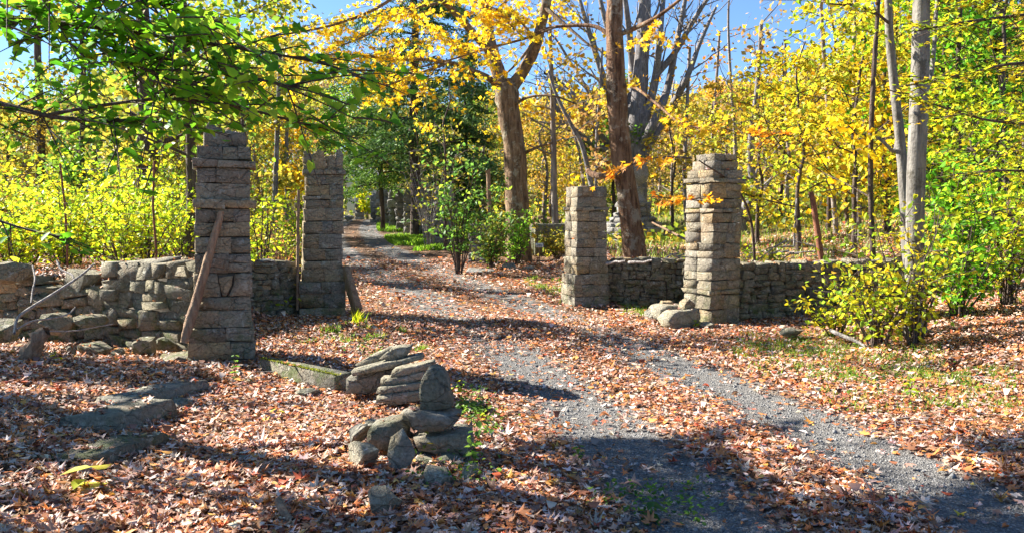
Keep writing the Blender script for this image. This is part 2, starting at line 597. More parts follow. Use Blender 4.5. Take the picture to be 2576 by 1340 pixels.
gx = spaced([(-400, -60, 20), (-60, -14, 2.0), (-14, -7, .5), (-7, 7, .12), (7, 14, .5), (14, 60, 2.0), (60, 400, 20)])
gy = spaced([(-60, -4, 4), (-4, 2.5, .5), (2.5, 17, .12), (17, 30, .4), (30, 80, 1.5), (80, 200, 5), (200, 600, 40)])
GX, GY = np.meshgrid(gx, gy)
GZ = terrain(GX, GY)
nx, ny = len(gx), len(gy)
idx = np.arange(nx * ny).reshape(ny, nx)
Q = np.stack([idx[:-1, :-1], idx[:-1, 1:], idx[1:, 1:], idx[1:, :-1]], -1).reshape(-1, 4)
xf, yf = GX.ravel(), GY.ravel()
off = xf - road_x(yf)
gm = np.maximum.reduce([
    ss(27, 31, yf) * ss(1.2, 1.8, off) * (1 - ss(4, 7, off)),
    ss(14.5, 18, yf) * ss(2.2, 4.0, xf) * .8,
    ss(21, 26, yf) * ss(1.4, 2.2, -off) * .8,
    ss(40, 60, yf) * .6,
    .55 * np.exp(-((off - 2.5) / .6) ** 2) * ss(5, 7, yf) * (1 - ss(12, 14, yf)),
])
mask = np.zeros((len(xf), 3)); mask[:, 1] = gm
g_me = mesh('ground', np.stack([xf, yf, GZ.ravel()], -1), [Q], M_GROUND, smooth=True, attrs={'mask': mask})
tag(link('ground', g_me), kind='structure')

ry = spaced([(-6, 2, .5), (2, 20, .1), (20, 62, .5)])
ru = np.linspace(-1.75, 1.75, 29)
RU, RY = np.meshgrid(ru, ry)
RX = road_x(RY) + RU
RZ = terrain(RX, RY) + .012 - .02 * ss(1.4, 1.75, np.abs(RU))
idx = np.arange(RU.size).reshape(RU.shape)
Q = np.stack([idx[:-1, :-1], idx[:-1, 1:], idx[1:, 1:], idx[1:, :-1]], -1).reshape(-1, 4)
r_me = mesh('gravel_road', np.stack([RX.ravel(), RY.ravel(), RZ.ravel()], -1), [Q], M_ROAD, smooth=True, attrs={'across': RU.ravel()})
tag(link('gravel_road', r_me), kind='structure')

# ------------------------------------------------------------------ stones
def _chamfer_topology():
    ids = {}
    for k in range(3):
        for s in (-1, 1):
            for a in (-1, 1):
                for b in (-1, 1):
                    ids[(k, s, a, b)] = len(ids)
    signs = np.zeros((24, 3)); axis = np.zeros(24, int)
    for (k, s, a, b), i in ids.items():
        signs[i, k] = s; signs[i, (k + 1) % 3] = a; signs[i, (k + 2) % 3] = b; axis[i] = k
    faces = []
    for k in range(3):
        for s in (-1, 1):
            faces.append([ids[(k, s, -1, -1)], ids[(k, s, 1, -1)], ids[(k, s, 1, 1)], ids[(k, s, -1, 1)]])
        k1, k2 = (k + 1) % 3, (k + 2) % 3
        for a in (-1, 1):
            for b in (-1, 1):
                def fid(ax, sg):
                    r = []
                    for e in (-1, 1):
                        v = [0, 0, 0]; v[k] = e; v[k1] = a; v[k2] = b
                        r.append(ids[(ax, v[ax], v[(ax + 1) % 3], v[(ax + 2) % 3])])
                    return r
                p, q = fid(k1, a), fid(k2, b)
                faces.append([p[0], p[1], q[1], q[0]])
    tris = []
    for sx in (-1, 1):
        for sy in (-1, 1):
            for sz in (-1, 1):
                v = (sx, sy, sz)
                tris.append([ids[(k, v[k], v[(k + 1) % 3], v[(k + 2) % 3])] for k in range(3)])
    U = signs * .8
    U[np.arange(24), axis] = signs[np.arange(24), axis]

    def orient(f):
        c = U[f]
        nrm = np.cross(c[1] - c[0], c[2] - c[0])
        return f if nrm @ c.mean(0) > 0 else f[::-1]
    return signs, axis, np.array([orient(f) for f in faces]), np.array([orient(f) for f in tris])


CH_S, CH_A, CH_Q, CH_T = _chamfer_topology()
CORNER = ((CH_S[:, 0] > 0) * 4 + (CH_S[:, 1] > 0) * 2 + (CH_S[:, 2] > 0)).astype(int)


def block_verts(w, d, h, rng, ch=.02, jit=.02):
    half = np.array([w, d, h]) / 2
    c = np.minimum(ch * rng.uniform(.5, 1.6, (24, 1)), half[None] * .45)
    V = CH_S * (half - c)
    r = np.arange(24)
    V[r, CH_A] = CH_S[r, CH_A] * half[CH_A]
    J = rng.uniform(-1, 1, (8, 3)) * np.minimum(jit, half * .35)
    return V + J[CORNER] + rng.uniform(-1, 1, (24, 3)) * np.minimum(jit * .3, half * .12)


def block(parent, loc, w, d, h, rng, mat, ch=.02, jit=.015, name='stone'):
    V = block_verts(w, d, h, rng, ch, jit)
    return link(name, mesh(name, V, [CH_Q, CH_T], mat), parent, loc)


M_TAN = stone_material('tan_stone', [(.62, .44, .22), (.56, .44, .27)], .2, .3)


def split_line(w, n, rng):
    c = np.sort(rng.uniform(0, 1, n - 1)) if n > 1 else np.array([])
    c = (np.arange(1, n) / n + (rng.uniform(-.18, .18, n - 1) if n > 1 else 0)) if n > 1 else c
    e = np.concatenate([[0], c, [1]]) * w - w / 2
    return list(zip(e[:-1], e[1:]))


def pillar(cx_px, depth, rot, courses, ratio, label, seed, ledges=(), tan=(), skip=(), base_drop=.12, mat=None):
    """a square masonry gate pillar; courses = (top_px, bottom_px, left_px, right_px)"""
    rng = np.random.default_rng(seed)
    mat = mat or M_STONE
    b = at(cx_px, courses[-1][1], depth)
    root = thing('gate_pillar', (b[0], b[1], b[2]), label, 'stone pillar', 'stone gate pillars', rot)
    cr, sr = math.cos(rot), math.sin(rot)
    for i, (yt, yb, xl, xr) in enumerate(courses):
        zt = at(cx_px, yt, depth)[2] - b[2]
        zb = at(cx_px, yb, depth)[2] - b[2] - (base_drop if i == len(courses) - 1 else 0)
        w = (xr - xl) * depth / F_PX / ratio
        offx = ((xl + xr) / 2 - cx_px) * depth / F_PX
        ox, oy = offx * cr, -offx * sr
        if i in skip:
            continue
        h = zt - zb - .002
        thin = i in ledges
        d = w
        if not thin and i < len(courses):
            cw = w - .07
            link('mortar_core', mesh('mortar_core', block_verts(cw, cw, (zt - zb) * .995, rng, .02, .0), [CH_Q, CH_T], M_CORE), root, (ox, oy, (zt + zb) / 2))
        mode = (i + seed) % 2
        g = .004
        nf = int(rng.choice([2, 2, 3])) if thin or h < .22 else int(rng.choice([1, 2, 2]))
        if thin: nf = int(rng.choice([2, 3]))
        f = rng.uniform(.42, .58)
        cells = []
        if mode == 0:
            for (a0, a1) in split_line(w, nf, rng): cells.append((a0, a1, -d / 2, -d / 2 + d * f))
            for (a0, a1) in split_line(w, 2, rng): cells.append((a0, a1, -d / 2 + d * f, d / 2))
        else:
            # front row takes one long stone, sides show two
            fx = rng.uniform(.35, .65)
            cells = [(-w / 2, -w / 2 + w * fx, -d / 2, -d / 2 + d * f), (-w / 2 + w * fx, w / 2, -d / 2, -d / 2 + d * rng.uniform(.4, .6)),
                     (-w / 2, w / 2 - w * .45, -d / 2 + d * f, d / 2), (w / 2 - w * .45, w / 2, -d / 2 + d * .6, d / 2)]
            if nf == 3:
                c = cells.pop(1); m = (c[0] + c[1]) / 2
                cells += [(c[0], m, c[2], c[3]), (m, c[1], c[2], c[3])]
        for j, (x0, x1, y0, y1) in enumerate(cells):
            pr = rng.uniform(-.012, .012)
            hh = h * rng.uniform(.95, 1.0)
            two = (not thin) and h > .2 and (x1 - x0) < .32 and rng.random() < .45
            parts = [(0, 1)] if not two else [(0, .5), (.5, 1)]
            for (q0, q1) in parts:
                m = M_TAN if (i, j) in tan or rng.random() < .05 else mat
                ob_ = block(root, (ox + (x0 + x1) / 2, oy + (y0 + y1) / 2 - (pr if y0 < -d / 2 + .01 else -pr), zb + h * (q0 + q1) / 2),
                      x1 - x0 - g + abs(pr), y1 - y0 - g * .5, hh * (q1 - q0) - .002, rng, m, .004, .010 if not thin else .012)
                ob_.rotation_euler = (rng.normal(0, .008), rng.normal(0, .016), rng.normal(0, .012))
    return root, b, rng


R = math.radians
# left pillar nearest the camera
LN = [(339, 373, 526, 630), (373, 406, 510, 641), (404, 426, 499, 653), (426, 463, 506, 639), (463, 505, 505, 638), (505, 525, 499, 653),
      (525, 559, 502, 637), (559, 595, 500, 636), (595, 635, 499, 636), (635, 683, 498, 636), (683, 741, 498, 635), (741, 773, 497, 634),
      (773, 815, 490, 636), (816, 850, 480, 641), (850, 894, 479, 643), (894, 931, 480, 644)]
p_ln, b_ln, rg = pillar(562, 9.27, R(18), LN, 1.06, 'tallest gate pillar with a pointed top stone and a log leaning on its front', 3, ledges=(2, 5), tan=((1, 1),), skip=(10,))
# the course with the kite-shaped stone, and the pointed stones on top


def prism(outline, thick, rng, mat, name, rough=.012, parent=None, loc=(0, 0, 0), n=None, bevel=.12, rz=0, rx=0, ry=0, sub=True):
    """a stone whose front outline is given in metres (u right, v up) about its own centre"""
    P = np.asarray(outline, float)
    if sub:
        Q_ = []
        for i in range(len(P)):
            a, b_ = P[i], P[(i + 1) % len(P)]
            L = np.linalg.norm(b_ - a)
            k = max(1, int(round(L / max(.04, .17 * np.ptp(P, 0).max()))))
            for t in np.arange(k) / k:
                Q_.append(a + (b_ - a) * t + (rng.normal(0, rough, 2) if t > 0 else rng.normal(0, rough * .4, 2)))
        P = np.array(Q_)
    c = P.mean(0)
    m = len(P)
    bk = rng.uniform(.86, 1.02)
    lev = [(-.5, 1 - bevel * .45), (-.43, 1.0), (.0, (1 + bk) / 2 + .01), (.5, bk)]
    rings = []
    for t, s in lev:
        r = c + (P - c) * s
        y = np.full(m, t * thick) + rng.normal(0, rough * .5, m)
        rr = r + rng.normal(0, rough * .35, r.shape)
        rings.append(np.stack([rr[:, 0], y, rr[:, 1]], -1))
    V = np.concatenate(rings + [[[c[0], -.5 * thick - rough, c[1]]], [[c[0], .5 * thick + rough, c[1]]]])
    # mid ring on both faces for some relief
    i = np.arange(len(lev) - 1)[:, None] * m + np.arange(m)[None]
    j = np.arange(len(lev) - 1)[:, None] * m + (np.arange(m)[None] + 1) % m
    q = np.stack([i, j, j + m, i + m], -1).reshape(-1, 4)
    f0 = np.array([(len(V) - 2, (k + 1) % m, k) for k in range(m)])
    o = (len(lev) - 1) * m
    f1 = np.array([(len(V) - 1, o + k, o + (k + 1) % m) for k in range(m)])
    ob = link(name, mesh(name, V, [q, f0, f1], mat), parent, loc)
    ob.rotation_euler = (rx, ry, rz)
    return ob


def px_prism(name, outline_px, depth, thick, rng, mat, label=None, cat=None, group=None, parent=None, back=0.0, **kw):
    A = np.array(outline_px, float)
    c = A.mean(0)
    s = depth / F_PX
    o = at(c[0], c[1], depth + back)
    U = np.stack([(A[:, 0] - c[0]) * s, (c[1] - A[:, 1]) * s], -1)
    ob = prism(U, thick, rng, mat, name, parent=parent, loc=tuple(o), **kw)
    if label: tag(ob, label, cat, group)
    return ob


def ln_local(px, py):
    return ((px - 562) * 9.27 / F_PX, at(562, py, 9.27)[2] - b_ln[2])


for k, (pts, m_) in enumerate([([(500, 684), (552, 684), (561, 738), (500, 740)], M_STONE), ([(556, 692), (590, 690), (586, 712), (573, 739), (565, 738), (558, 712)], M_TAN),
                               ([(594, 685), (635, 684), (635, 740), (577, 740), (590, 712)], M_STONE)]):
    L = np.array([ln_local(*p) for p in pts]); c = L.mean(0)
    prism(L - c, .28, rg, m_, 'stone', rough=.004, parent=p_ln, loc=(c[0], -.155, c[1]), bevel=.05)
zc = (ln_local(562, 684)[1] + ln_local(562, 740)[1]) / 2; hc = ln_local(562, 684)[1] - ln_local(562, 740)[1]
for sx in (-1, 1):
    block(p_ln, (sx * .145, .14, zc), .285, .28, hc - .01, rg, M_STONE, .015, .015)
link('mortar_core', mesh('mortar_core', block_verts(.5, .5, hc, rg, .02, 0), [CH_Q, CH_T], M_CORE), p_ln, (0, 0, zc))
L = np.array([ln_local(*p) for p in [(532, 340), (534, 318), (541, 308), (552, 318), (569, 327), (572, 340)]]); c = L.mean(0)
prism(L - c, .16, rg, M_STONE, 'stone', rough=.006, parent=p_ln, loc=(c[0], -.05, c[1]))
L = np.array([ln_local(*p) for p in [(574, 340), (578, 330), (604, 332), (618, 340)]]); c = L.mean(0)
prism(L - c, .2, rg, M_STONE, 'stone', rough=.006, parent=p_ln, loc=(c[0], -.02, c[1]))

# left pillar at the gate, with upright cap stones
LB = [(429, 441, 766, 873), (441, 466, 772, 866), (466, 493, 772, 866), (493, 503, 766, 868), (503, 525, 770, 865), (525, 556, 766, 865), (556, 587, 764, 864),
      (587, 624, 763, 862), (624, 653, 763, 862), (653, 674, 761, 862), (674, 705, 760, 863), (705, 733, 752, 868), (733, 769, 752, 868), (769, 797, 751, 868)]
p_lb, b_lb, rg = pillar(814, 13.9, R(15), LB, 1.05, 'gate pillar capped with a row of jagged upright stones beside the leaning plank', 5, ledges=(0, 3), tan=((9, 0), (10, 1)))
for pts, dy in [([(769, 430), (771, 385), (780, 377), (787, 392), (793, 430)], -.2), ([(792, 430), (792, 392), (803, 381), (818, 386), (824, 402), (820, 430)], -.22),
                ([(822, 430), (826, 398), (838, 393), (846, 408), (842, 430)], -.2), ([(843, 430), (846, 392), (856, 377), (864, 390), (865, 430)], -.18),
                ([(775, 430), (778, 392), (800, 386), (806, 430)], .15), ([(815, 430), (820, 396), (850, 385), (858, 430)], .17)]:
    L = np.array([((p - 814) * 13.9 / F_PX, at(814, q, 13.9)[2] - b_lb[2]) for p, q in pts]); c = L.mean(0)
    prism(L - c, .2, rg, M_TAN if rg.random() < .25 else M_STONE, 'stone', rough=.012, parent=p_lb, loc=(c[0], dy, c[1]))

# right pillar at the gate: low, flat-topped
RB = [(470, 497, 1424, 1522), (497, 522, 1424, 1522), (522, 531, 1418, 1530), (531, 557, 1422, 1522), (557, 582, 1422, 1522), (582, 601, 1422, 1523), (601, 622, 1421, 1523), (622, 644, 1421, 1524),
      (644, 686, 1420, 1526), (686, 711, 1414, 1527), (711, 741, 1413, 1527), (741, 771, 1413, 1528)]
p_rb, b_rb, rg = pillar(1471, 15.1, R(18), RB, 1.27, 'shortest gate pillar with a flat top in front of the leaning peeling tree', 8, ledges=(2,), tan=((3, 3), (5, 2)))
# right pillar nearest the camera
RF = [(389, 407, 1746, 1842), (407, 430, 1737, 1846), (430, 450, 1725, 1857), (450, 462, 1716, 1869), (462, 501, 1724, 1858), (501, 525, 1724, 1858), (525, 536, 1720, 1862), (536, 560, 1724, 1858),
      (560, 584, 1724, 1858), (584, 611, 1724, 1858), (611, 647, 1723, 1858), (647, 679, 1723, 1857), (679, 702, 1722, 1857), (702, 724, 1721, 1857), (724, 736, 1716, 1858), (736, 772, 1721, 1858), (772, 812, 1724, 1858)]
p_rf, b_rf, rg = pillar(1791, 12.75, R(31), RF, 1.405, 'gate pillar with a stepped crown and a strongly sunlit left face by the rubble blocks', 11, ledges=(3, 6, 14), tan=((4, 2), (4, 0), (9, 2)))


# ------------------------------------------------------------------ dry stone walls
def rubble(w, h, area, rng, asp=1.9):
    out = []

    def cut(x0, x1, z0, z1):
        ww, hh = x1 - x0, z1 - z0
        if ww * hh < area * rng.uniform(.7, 1.7) and ww < hh * 4.2 and hh < ww * 1.3:
            out.append((x0, x1, z0, z1)); return
        if ww / asp > hh:
            c = x0 + ww * rng.uniform(.34, .66); cut(x0, c, z0, z1); cut(c, x1, z0, z1)
        else:
            c = z0 + hh * rng.uniform(.36, .64); cut(x0, x1, z0, c); cut(x0, x1, c, z1)
    cut(0, w, 0, h)
    return out


def wall(p0, p1, z0, t0, t1, area, seed, label, thick=.42, mat=None, top_rough=.03, name='stone_wall', cat='stone wall', cut_end=0.0, front=1, group='dry stone walls', asp=1.9, loose=.02):
    """p0, p1 ends of the front face on the ground (left to right); t0, t1 heights of the top at the ends"""
    rng = np.random.default_rng(seed)
    p0 = np.array(p0, float); p1 = np.array(p1, float)
    L = np.linalg.norm(p1 - p0); a = math.atan2(p1[1] - p0[1], p1[0] - p0[0])
    root = thing(name, (p0[0], p0[1], z0), label, cat, group, a)
    H = max(t0, t1)
    for (x0, x1, y0, y1) in rubble(L, H, area, rng, asp):
        f = (x0 + x1) / 2 / L
        topz = t0 + (t1 - t0) * f
        sc = topz / H
        zc, hh = (y0 + y1) / 2 * sc, (y1 - y0) * sc
        if cut_end and (y1 > H - .02) and x0 < cut_end: continue
        top = y1 > H - .01
        if top: hh += rng.uniform(-top_rough, top_rough) * 1.2
        pr = rng.uniform(-.02, .028)
        d = thick * rng.uniform(.85, 1.0) if top else thick * .6
        if loose > .05 and top and rng.random() < .3: continue
        ob_ = block(root, ((x0 + x1) / 2, d / 2 - pr, zc), x1 - x0 - .004, d, hh - .004, rng, M_TAN if rng.random() < .03 else (mat or M_WALL), .008, .034)
        ob_.rotation_euler = (rng.normal(0, loose * .6), rng.normal(0, loose * 1.6), rng.normal(0, loose))
    cw = block_verts(L - .04, thick - .09, min(t0, t1) - .07, rng, .02, 0)
    link('rubble_core', mesh('rubble_core', cw, [CH_Q, CH_T], M_CORE), root, (L / 2, thick / 2 + .02, (min(t0, t1) - .07) / 2))
    return root


def top_h(px, py, depth, base): return at(px, py, depth)[2] - base


wall((-5.02, 10.42), (-3.42, 9.62), -.15, 1.20, 1.22, .062, 21, 'tumbled mossy stone wall running left from the tallest pillar', thick=.5, top_rough=.07)
wall((-7.4, 11.25), (-5.0, 10.44), -.15, .85, 1.08, .06, 27, 'collapsed mossy stretch of the left wall running out at the left edge', thick=.6, top_rough=.1, loose=.09)
wall((-4.35, 12.2), (-3.42, 13.75), -.12, 1.10, .98, .024, 22, 'short stone wall between the two left pillars topped by a pale slab', thick=.45, asp=1.7)
wall((1.60, 15.22), (3.16, 14.95), -.12, .96, .98, .021, 23, 'low stone wall between the two right pillars', thick=.45, asp=1.6)
wall((3.0, 14.93), (3.02, 13.1), -.12, .96, .98, .05, 28, 'short return of the low wall hidden behind the sunlit pillar', thick=.40, asp=1.6)
wall((3.30, 12.95), (7.3, 13.9), -.10, .98, 1.02, .024, 24, 'low stone wall running right from the sunlit pillar into the yellow shrub', thick=.45, asp=1.6)

# the far roadside wall: upright stones in piers that step back along the road
rngw = np.random.default_rng(31)
fw0, fw1 = np.array([-2.35, 30.0]), np.array([-7.3, 46.5])
root_fw = thing('ruined_wall', (fw0[0], fw0[1], 0), 'jagged ruined wall of upright stones along the grassy far roadside', 'stone wall')
for i in range(9):
    f = i / 8.0
    p = fw0 + (fw1 - fw0) * f
    z0 = th(*p) - .1
    hh = (1.25, 1.15, 1.5, 1.25, 1.2, 1.3, 1.4, 1.25, 1.1)[i]
    w = .75
    z = z0
    while z < z0 + hh:
        h = rngw.uniform(.22, .4)
        for k in range(2):
            block(root_fw, (p[0] + (k - .5) * w * .5 - fw0[0], p[1] - fw0[1] + rngw.uniform(-.03, .03), z + h / 2), w * .5 - .01, .55, h - .01, rngw, M_FARST, .03, .04)
        z += h
    for k in range(2):
        L = np.array([(-.18, -.2), (-.2, .1), (-.06, .28 + rngw.uniform(0, .2)), (.12, .2), (.18, -.2)])
        prism(L, .4, rngw, M_FARST, 'stone', rough=.02, parent=root_fw, loc=(p[0] + (k - .5) * .36 - fw0[0], p[1] - fw0[1], z + .18))
    if i < 8:
        q = fw0 + (fw1 - fw0) * (f + .125)
        ang = math.atan2(q[1] - p[1], q[0] - p[0])
        L = np.linalg.norm(q - p)
        for (x0, x1, y0, y1) in rubble(L - .6, hh * .85, .16, rngw, 1.6):
            xm = .35 + (x0 + x1) / 2
            o = block(root_fw, (p[0] + math.cos(ang) * xm - fw0[0] + .12, p[1] + math.sin(ang) * xm - fw0[1], th(p[0], p[1]) - .1 + (y0 + y1) / 2), x1 - x0 - .02, .4, y1 - y0 - .015, rngw, M_FARST, .04, .05)
            o.rotation_euler = (0, 0, ang)

# stub of a pier swallowed by shrubs, beside the forked maple
g = ground(1207, 662)
DST = g[1]
r0 = thing('stone_post', tuple(g), 'broken stone post half swallowed by shrubs left of the forked maple', 'stone post')
z = -.1
for i in range(6):
    h = rngw.uniform(.15, .24)
    for k in range(2):
        block(r0, ((k - .5) * .3, 0, z + h / 2), .29, .55, h - .01, rngw, M_FARST, .02, .03)
    z += h
r0 = thing('stone_post', (at(905, 545, 55)[0], 55, th(at(905, 545, 55)[0], 55) - .1), 'small distant stone post at the crest of the road', 'stone post')
for i in range(4):
    block(r0, (0, 0, .15 + i * .3), .55, .5, .29, rngw, M_FARST, .03, .04)


# ------------------------------------------------------------------ loose stones
def boulder_mesh(w, d, h, rng, rough=.06, ch=.22):
    """an irregular stone: faceted block, subdivided and weathered"""
    import bmesh
    q = rng.normal(0, 1, (22, 3))
    q /= (np.sum(np.abs(q) ** 4, 1, keepdims=True) ** .25)
    V = q * np.array([w, d, h]) / 2 * rng.uniform(.92, 1.08, (22, 1))
    bm = bmesh.new()
    vs = [bm.verts.new(v) for v in V]
    r_ = bmesh.ops.convex_hull(bm, input=vs)
    bmesh.ops.delete(bm, geom=[v for v in bm.verts if not v.link_faces], context='VERTS')
    bmesh.ops.dissolve_limit(bm, angle_limit=.35, verts=bm.verts[:], edges=bm.edges[:])
    bmesh.ops.triangulate(bm, faces=bm.faces[:])
    bmesh.ops.subdivide_edges(bm, edges=bm.edges[:], cuts=2, use_grid_fill=True)
    o = Vector(rng.uniform(-50, 50, 3))
    m = min(w, d, h)
    for v in bm.verts:
        k = mnoise.fractal(v.co * (1.6 / max(.08, m)) + o, .8, 2.0, 4) * rough * m * .8
        n = v.co.normalized()
        v.co += Vector((n.x, n.y, n.z)) * k
    bmesh.ops.recalc_face_normals(bm, faces=bm.faces[:])
    me = bpy.data.meshes.new('stone')
    bm.to_mesh(me); bm.free()
    return me


def boulder(box, depth, thick, seed, label, mat=None, yaw=0., pitch=0., roll=0., name='stone', group=None, cat='stone', rough=.09, parent=None, ch=.22):
    """box = px0, py0, px1, py1 as seen; rests where its lower edge meets the ground"""
    rng = np.random.default_rng(seed)
    x0, y0, x1, y1 = box
    s = depth / F_PX
    w, h = (x1 - x0) * s, (y1 - y0) * s
    c = at((x0 + x1) / 2, (y0 + y1) / 2, depth)
    me = boulder_mesh(w, thick, h, rng, rough, ch)
    me.materials.append(mat or M_CAIRN)
    o = link(name, me, parent, tuple(c))
    o.rotation_euler = (pitch, roll, yaw)
    return tag(o, label, cat, group)


def gd(px, py): return ground(px, py)[1]


rng = np.random.default_rng(77)
# cairn in the foreground
D0 = 5.55
px_prism('standing_stone', [(1056, 1024), (1055, 985), (1066, 945), (1077, 926), (1096, 919), (1118, 926), (1132, 960), (1141, 1000), (1140, 1018), (1100, 1024)], D0 + .02, .2, rng, M_DARKST,
         'upright rounded stone standing on top of the foreground cairn', 'stone', bevel=.09, rough=.005)
px_prism('stone', [(1022, 1028), (1060, 1026), (1110, 1032), (1162, 1038), (1140, 1066), (1110, 1075), (1058, 1074), (1040, 1060)], D0 - .04, .24, rng, M_CAIRN,
         'thick wedge stone directly under the upright stone of the cairn', 'stone', bevel=.05, rough=.005)
px_prism('stone', [(1010, 1030), (1034, 1022), (1044, 1062), (1056, 1096), (1026, 1090), (1008, 1060)], D0 + .12, .2, rng, M_CAIRN,
         'narrow stone tucked behind the left end of the cairn wedge', 'stone', bevel=.09, rough=.005)
px_prism('stone', [(1046, 1088), (1096, 1084), (1150, 1076), (1194, 1080), (1197, 1110), (1172, 1128), (1110, 1130), (1056, 1118)], D0 - .02, .30, rng, M_CAIRN,
         'broad squared base stone at the right of the foreground cairn', 'stone', bevel=.05, rough=.005)
px_prism('stone', [(936, 1064), (975, 1050), (1012, 1046), (1030, 1066), (1020, 1108), (990, 1126), (950, 1122), (930, 1098)], D0 + .06, .26, rng, M_DARKST,
         'craggy base stone at the left of the foreground cairn', 'stone', bevel=.05, rough=.006)
boulder((880, 1062, 948, 1102), D0 + .25, .3, 101, 'low sloping stone with a sunlit face left of the cairn base', M_CAIRN, roll=R(-20))
px_prism('stone', [(980, 1182), (975, 1140), (984, 1100), (1012, 1076), (1034, 1104), (1047, 1140), (1034, 1168), (1000, 1184)], D0 - .34, .09, rng, M_CAIRN,
         'pointed flat stone leaning against the front of the cairn', 'stone', bevel=.08, rough=.005, rx=R(-14))
px_prism('stone', [(1052, 1128), (1100, 1132), (1184, 1132), (1190, 1160), (1130, 1174), (1056, 1168)], D0 - .08, .36, rng, M_DARKST,
         'dark half hidden stone at the bottom of the cairn', 'stone', bevel=.09, rough=.014)
boulder((1058, 1174, 1150, 1246), 4.95, .22, 102, 'angular lichened stone lying in front of the cairn', M_CAIRN, yaw=R(14), roll=R(12))
boulder((1148, 1170, 1205, 1215), 5.05, .24, 103, 'small stone right of the angular stone before the cairn', M_CAIRN, yaw=R(-20))
boulder((880, 1112, 945, 1180), 5.3, .3, 104, 'squat earthy stone below the left side of the cairn', M_CAIRN, yaw=R(30))
boulder((925, 1225, 1005, 1290), 4.45, .2, 105, 'dark triangular stone lying among leaves at the bottom edge', M_CAIRN, yaw=R(24), roll=R(18))

# slab heap behind the cairn
D1 = 7.15
for k, (pts, dd, th_, lab, rr) in enumerate([
    ([(892, 917), (930, 893), (985, 866), (1010, 872), (975, 905), (920, 925)], .35, .22, 'dark slanting slab at the back of the slab heap', 0),
    ([(955, 898), (985, 872), (1042, 864), (1030, 888), (990, 902)], .15, .34, 'sunlit topmost slab of the slab heap', 0),
    ([(884, 930), (975, 906), (1060, 888), (1068, 897), (1010, 916), (890, 942)], .1, .36, 'long tilted slab lying under the topmost slab of the heap', 0),
    ([(872, 985), (874, 946), (960, 925), (1010, 918), (1010, 962), (940, 984)], .22, .4, 'dark thick block at the bottom left of the slab heap', 0),
    ([(986, 944), (990, 926), (1096, 904), (1095, 916), (1030, 940)], -.1, .3, 'pale flat slab jutting right from the slab heap', 0),
    ([(960, 966), (962, 948), (1030, 940), (1070, 930), (1062, 950), (1010, 968)], -.12, .3, 'middle slab at the right of the slab heap', 0),
    ([(950, 984), (956, 970), (1010, 962), (1062, 956), (1058, 972), (1000, 988)], -.16, .3, 'light edged slab second from the bottom of the heap', 0),
    ([(950, 1004), (952, 990), (1010, 984), (1060, 978), (1062, 1000), (1000, 1012)], -.18, .32, 'lowest thin slab at the right foot of the heap', 0),
]):
    px_prism('stone_slab', pts, D1, th_ * .55, rng, M_CAIRN, lab, 'stone slab', 'slabs of the stone heap', back=dd, bevel=.03, rough=.004)

# long mossy curb block
ga, gb = ground(672, 935), ground(866, 992)


def bar(name, a, b, w, h, seed, label, cat, mat, moss=False, group=None):
    rg_ = np.random.default_rng(seed)
    a = np.array(a); b = np.array(b)
    L = np.linalg.norm(b[:2] - a[:2]); an = math.atan2(b[1] - a[1], b[0] - a[0])
    root = thing(name, ((a[0] + b[0]) / 2, (a[1] + b[1]) / 2, (a[2] + b[2]) / 2), label, cat, group, an)
    V = block_verts(L, w, h, rg_, .015, .012)
    link('block', mesh('block', V, [CH_Q, CH_T], mat), root, (0, 0, h / 2 - .03))
    if moss:
        nb = 900
        P = np.stack([rg_.uniform(-L / 2, L / 2, nb), -w / 2 + np.abs(rg_.normal(0, .03, nb)), np.full(nb, h - .03)], -1)
        o = link('moss', leaves('moss', P, .018, [((.28, .28, .03), 2), ((.16, .2, .02), 2), ((.10, .12, .02), 2)], rg_, 'card', .5), root, kind='stuff')
    return root


bar('curb_stone', (ga[0], ga[1], 0), (gb[0], gb[1], .0), .17, .215, 120, 'long mossy dressed stone lying slantwise beside the slab heap', 'curb stone', M_WALL, True)
boulder((748, 974, 818, 1003), 7.5, .22, 121, 'small flat stone in front of the long mossy dressed stone', M_CAIRN, yaw=R(-25))

# steps and edging at the left
def flat(px0, py0, px1, py1, thick_px, seed, label, mat=None, skew=0.0, moss=0, cat='stone', name='flat_stone', group=None):
    """a flat stone whose top shows between the given corners; corners dropped on the ground"""
    rg_ = np.random.default_rng(seed)
    tz = thick_px * gd((px0 + px1) / 2, py1) / F_PX

    def onplane(px, py):
        d = FWD + (px - CX) / F_PX * RIGHT + (CY - py) / F_PX * UP
        z0 = ground((px0 + px1) / 2, (py0 + py1) / 2)[2] + tz * .75
        t = (z0 - CAM_Z) / d[2]
        return EYE + d * t
    cs = [onplane(px0, py1), onplane(px1 - skew, py1), onplane(px1 + skew, py0), onplane(px0 + skew, py0)]
    c = np.mean(cs, 0)
    pts = np.array([(q[0] - c[0], q[1] - c[1]) for q in cs])
    o = prism(pts, tz * 1.3, rg_, mat or M_CAIRN, name, rough=.016, loc=(c[0], c[1], c[2] - tz * .42), bevel=.05)
    # the outline lies in the ground plane: turn the stone on its back
    o.rotation_euler = (R(90), 0, 0)
    for v in o.data.vertices: v.co = (v.co.x, v.co.y, -v.co.z) if False else v.co
    tag(o, label, cat, group)
    if moss:
        P = np.stack([rg_.uniform(.1, .5, moss) * np.ptp(pts[:, 0]), rg_.normal(0, .03, moss), np.zeros(moss)], -1)
    return o, c


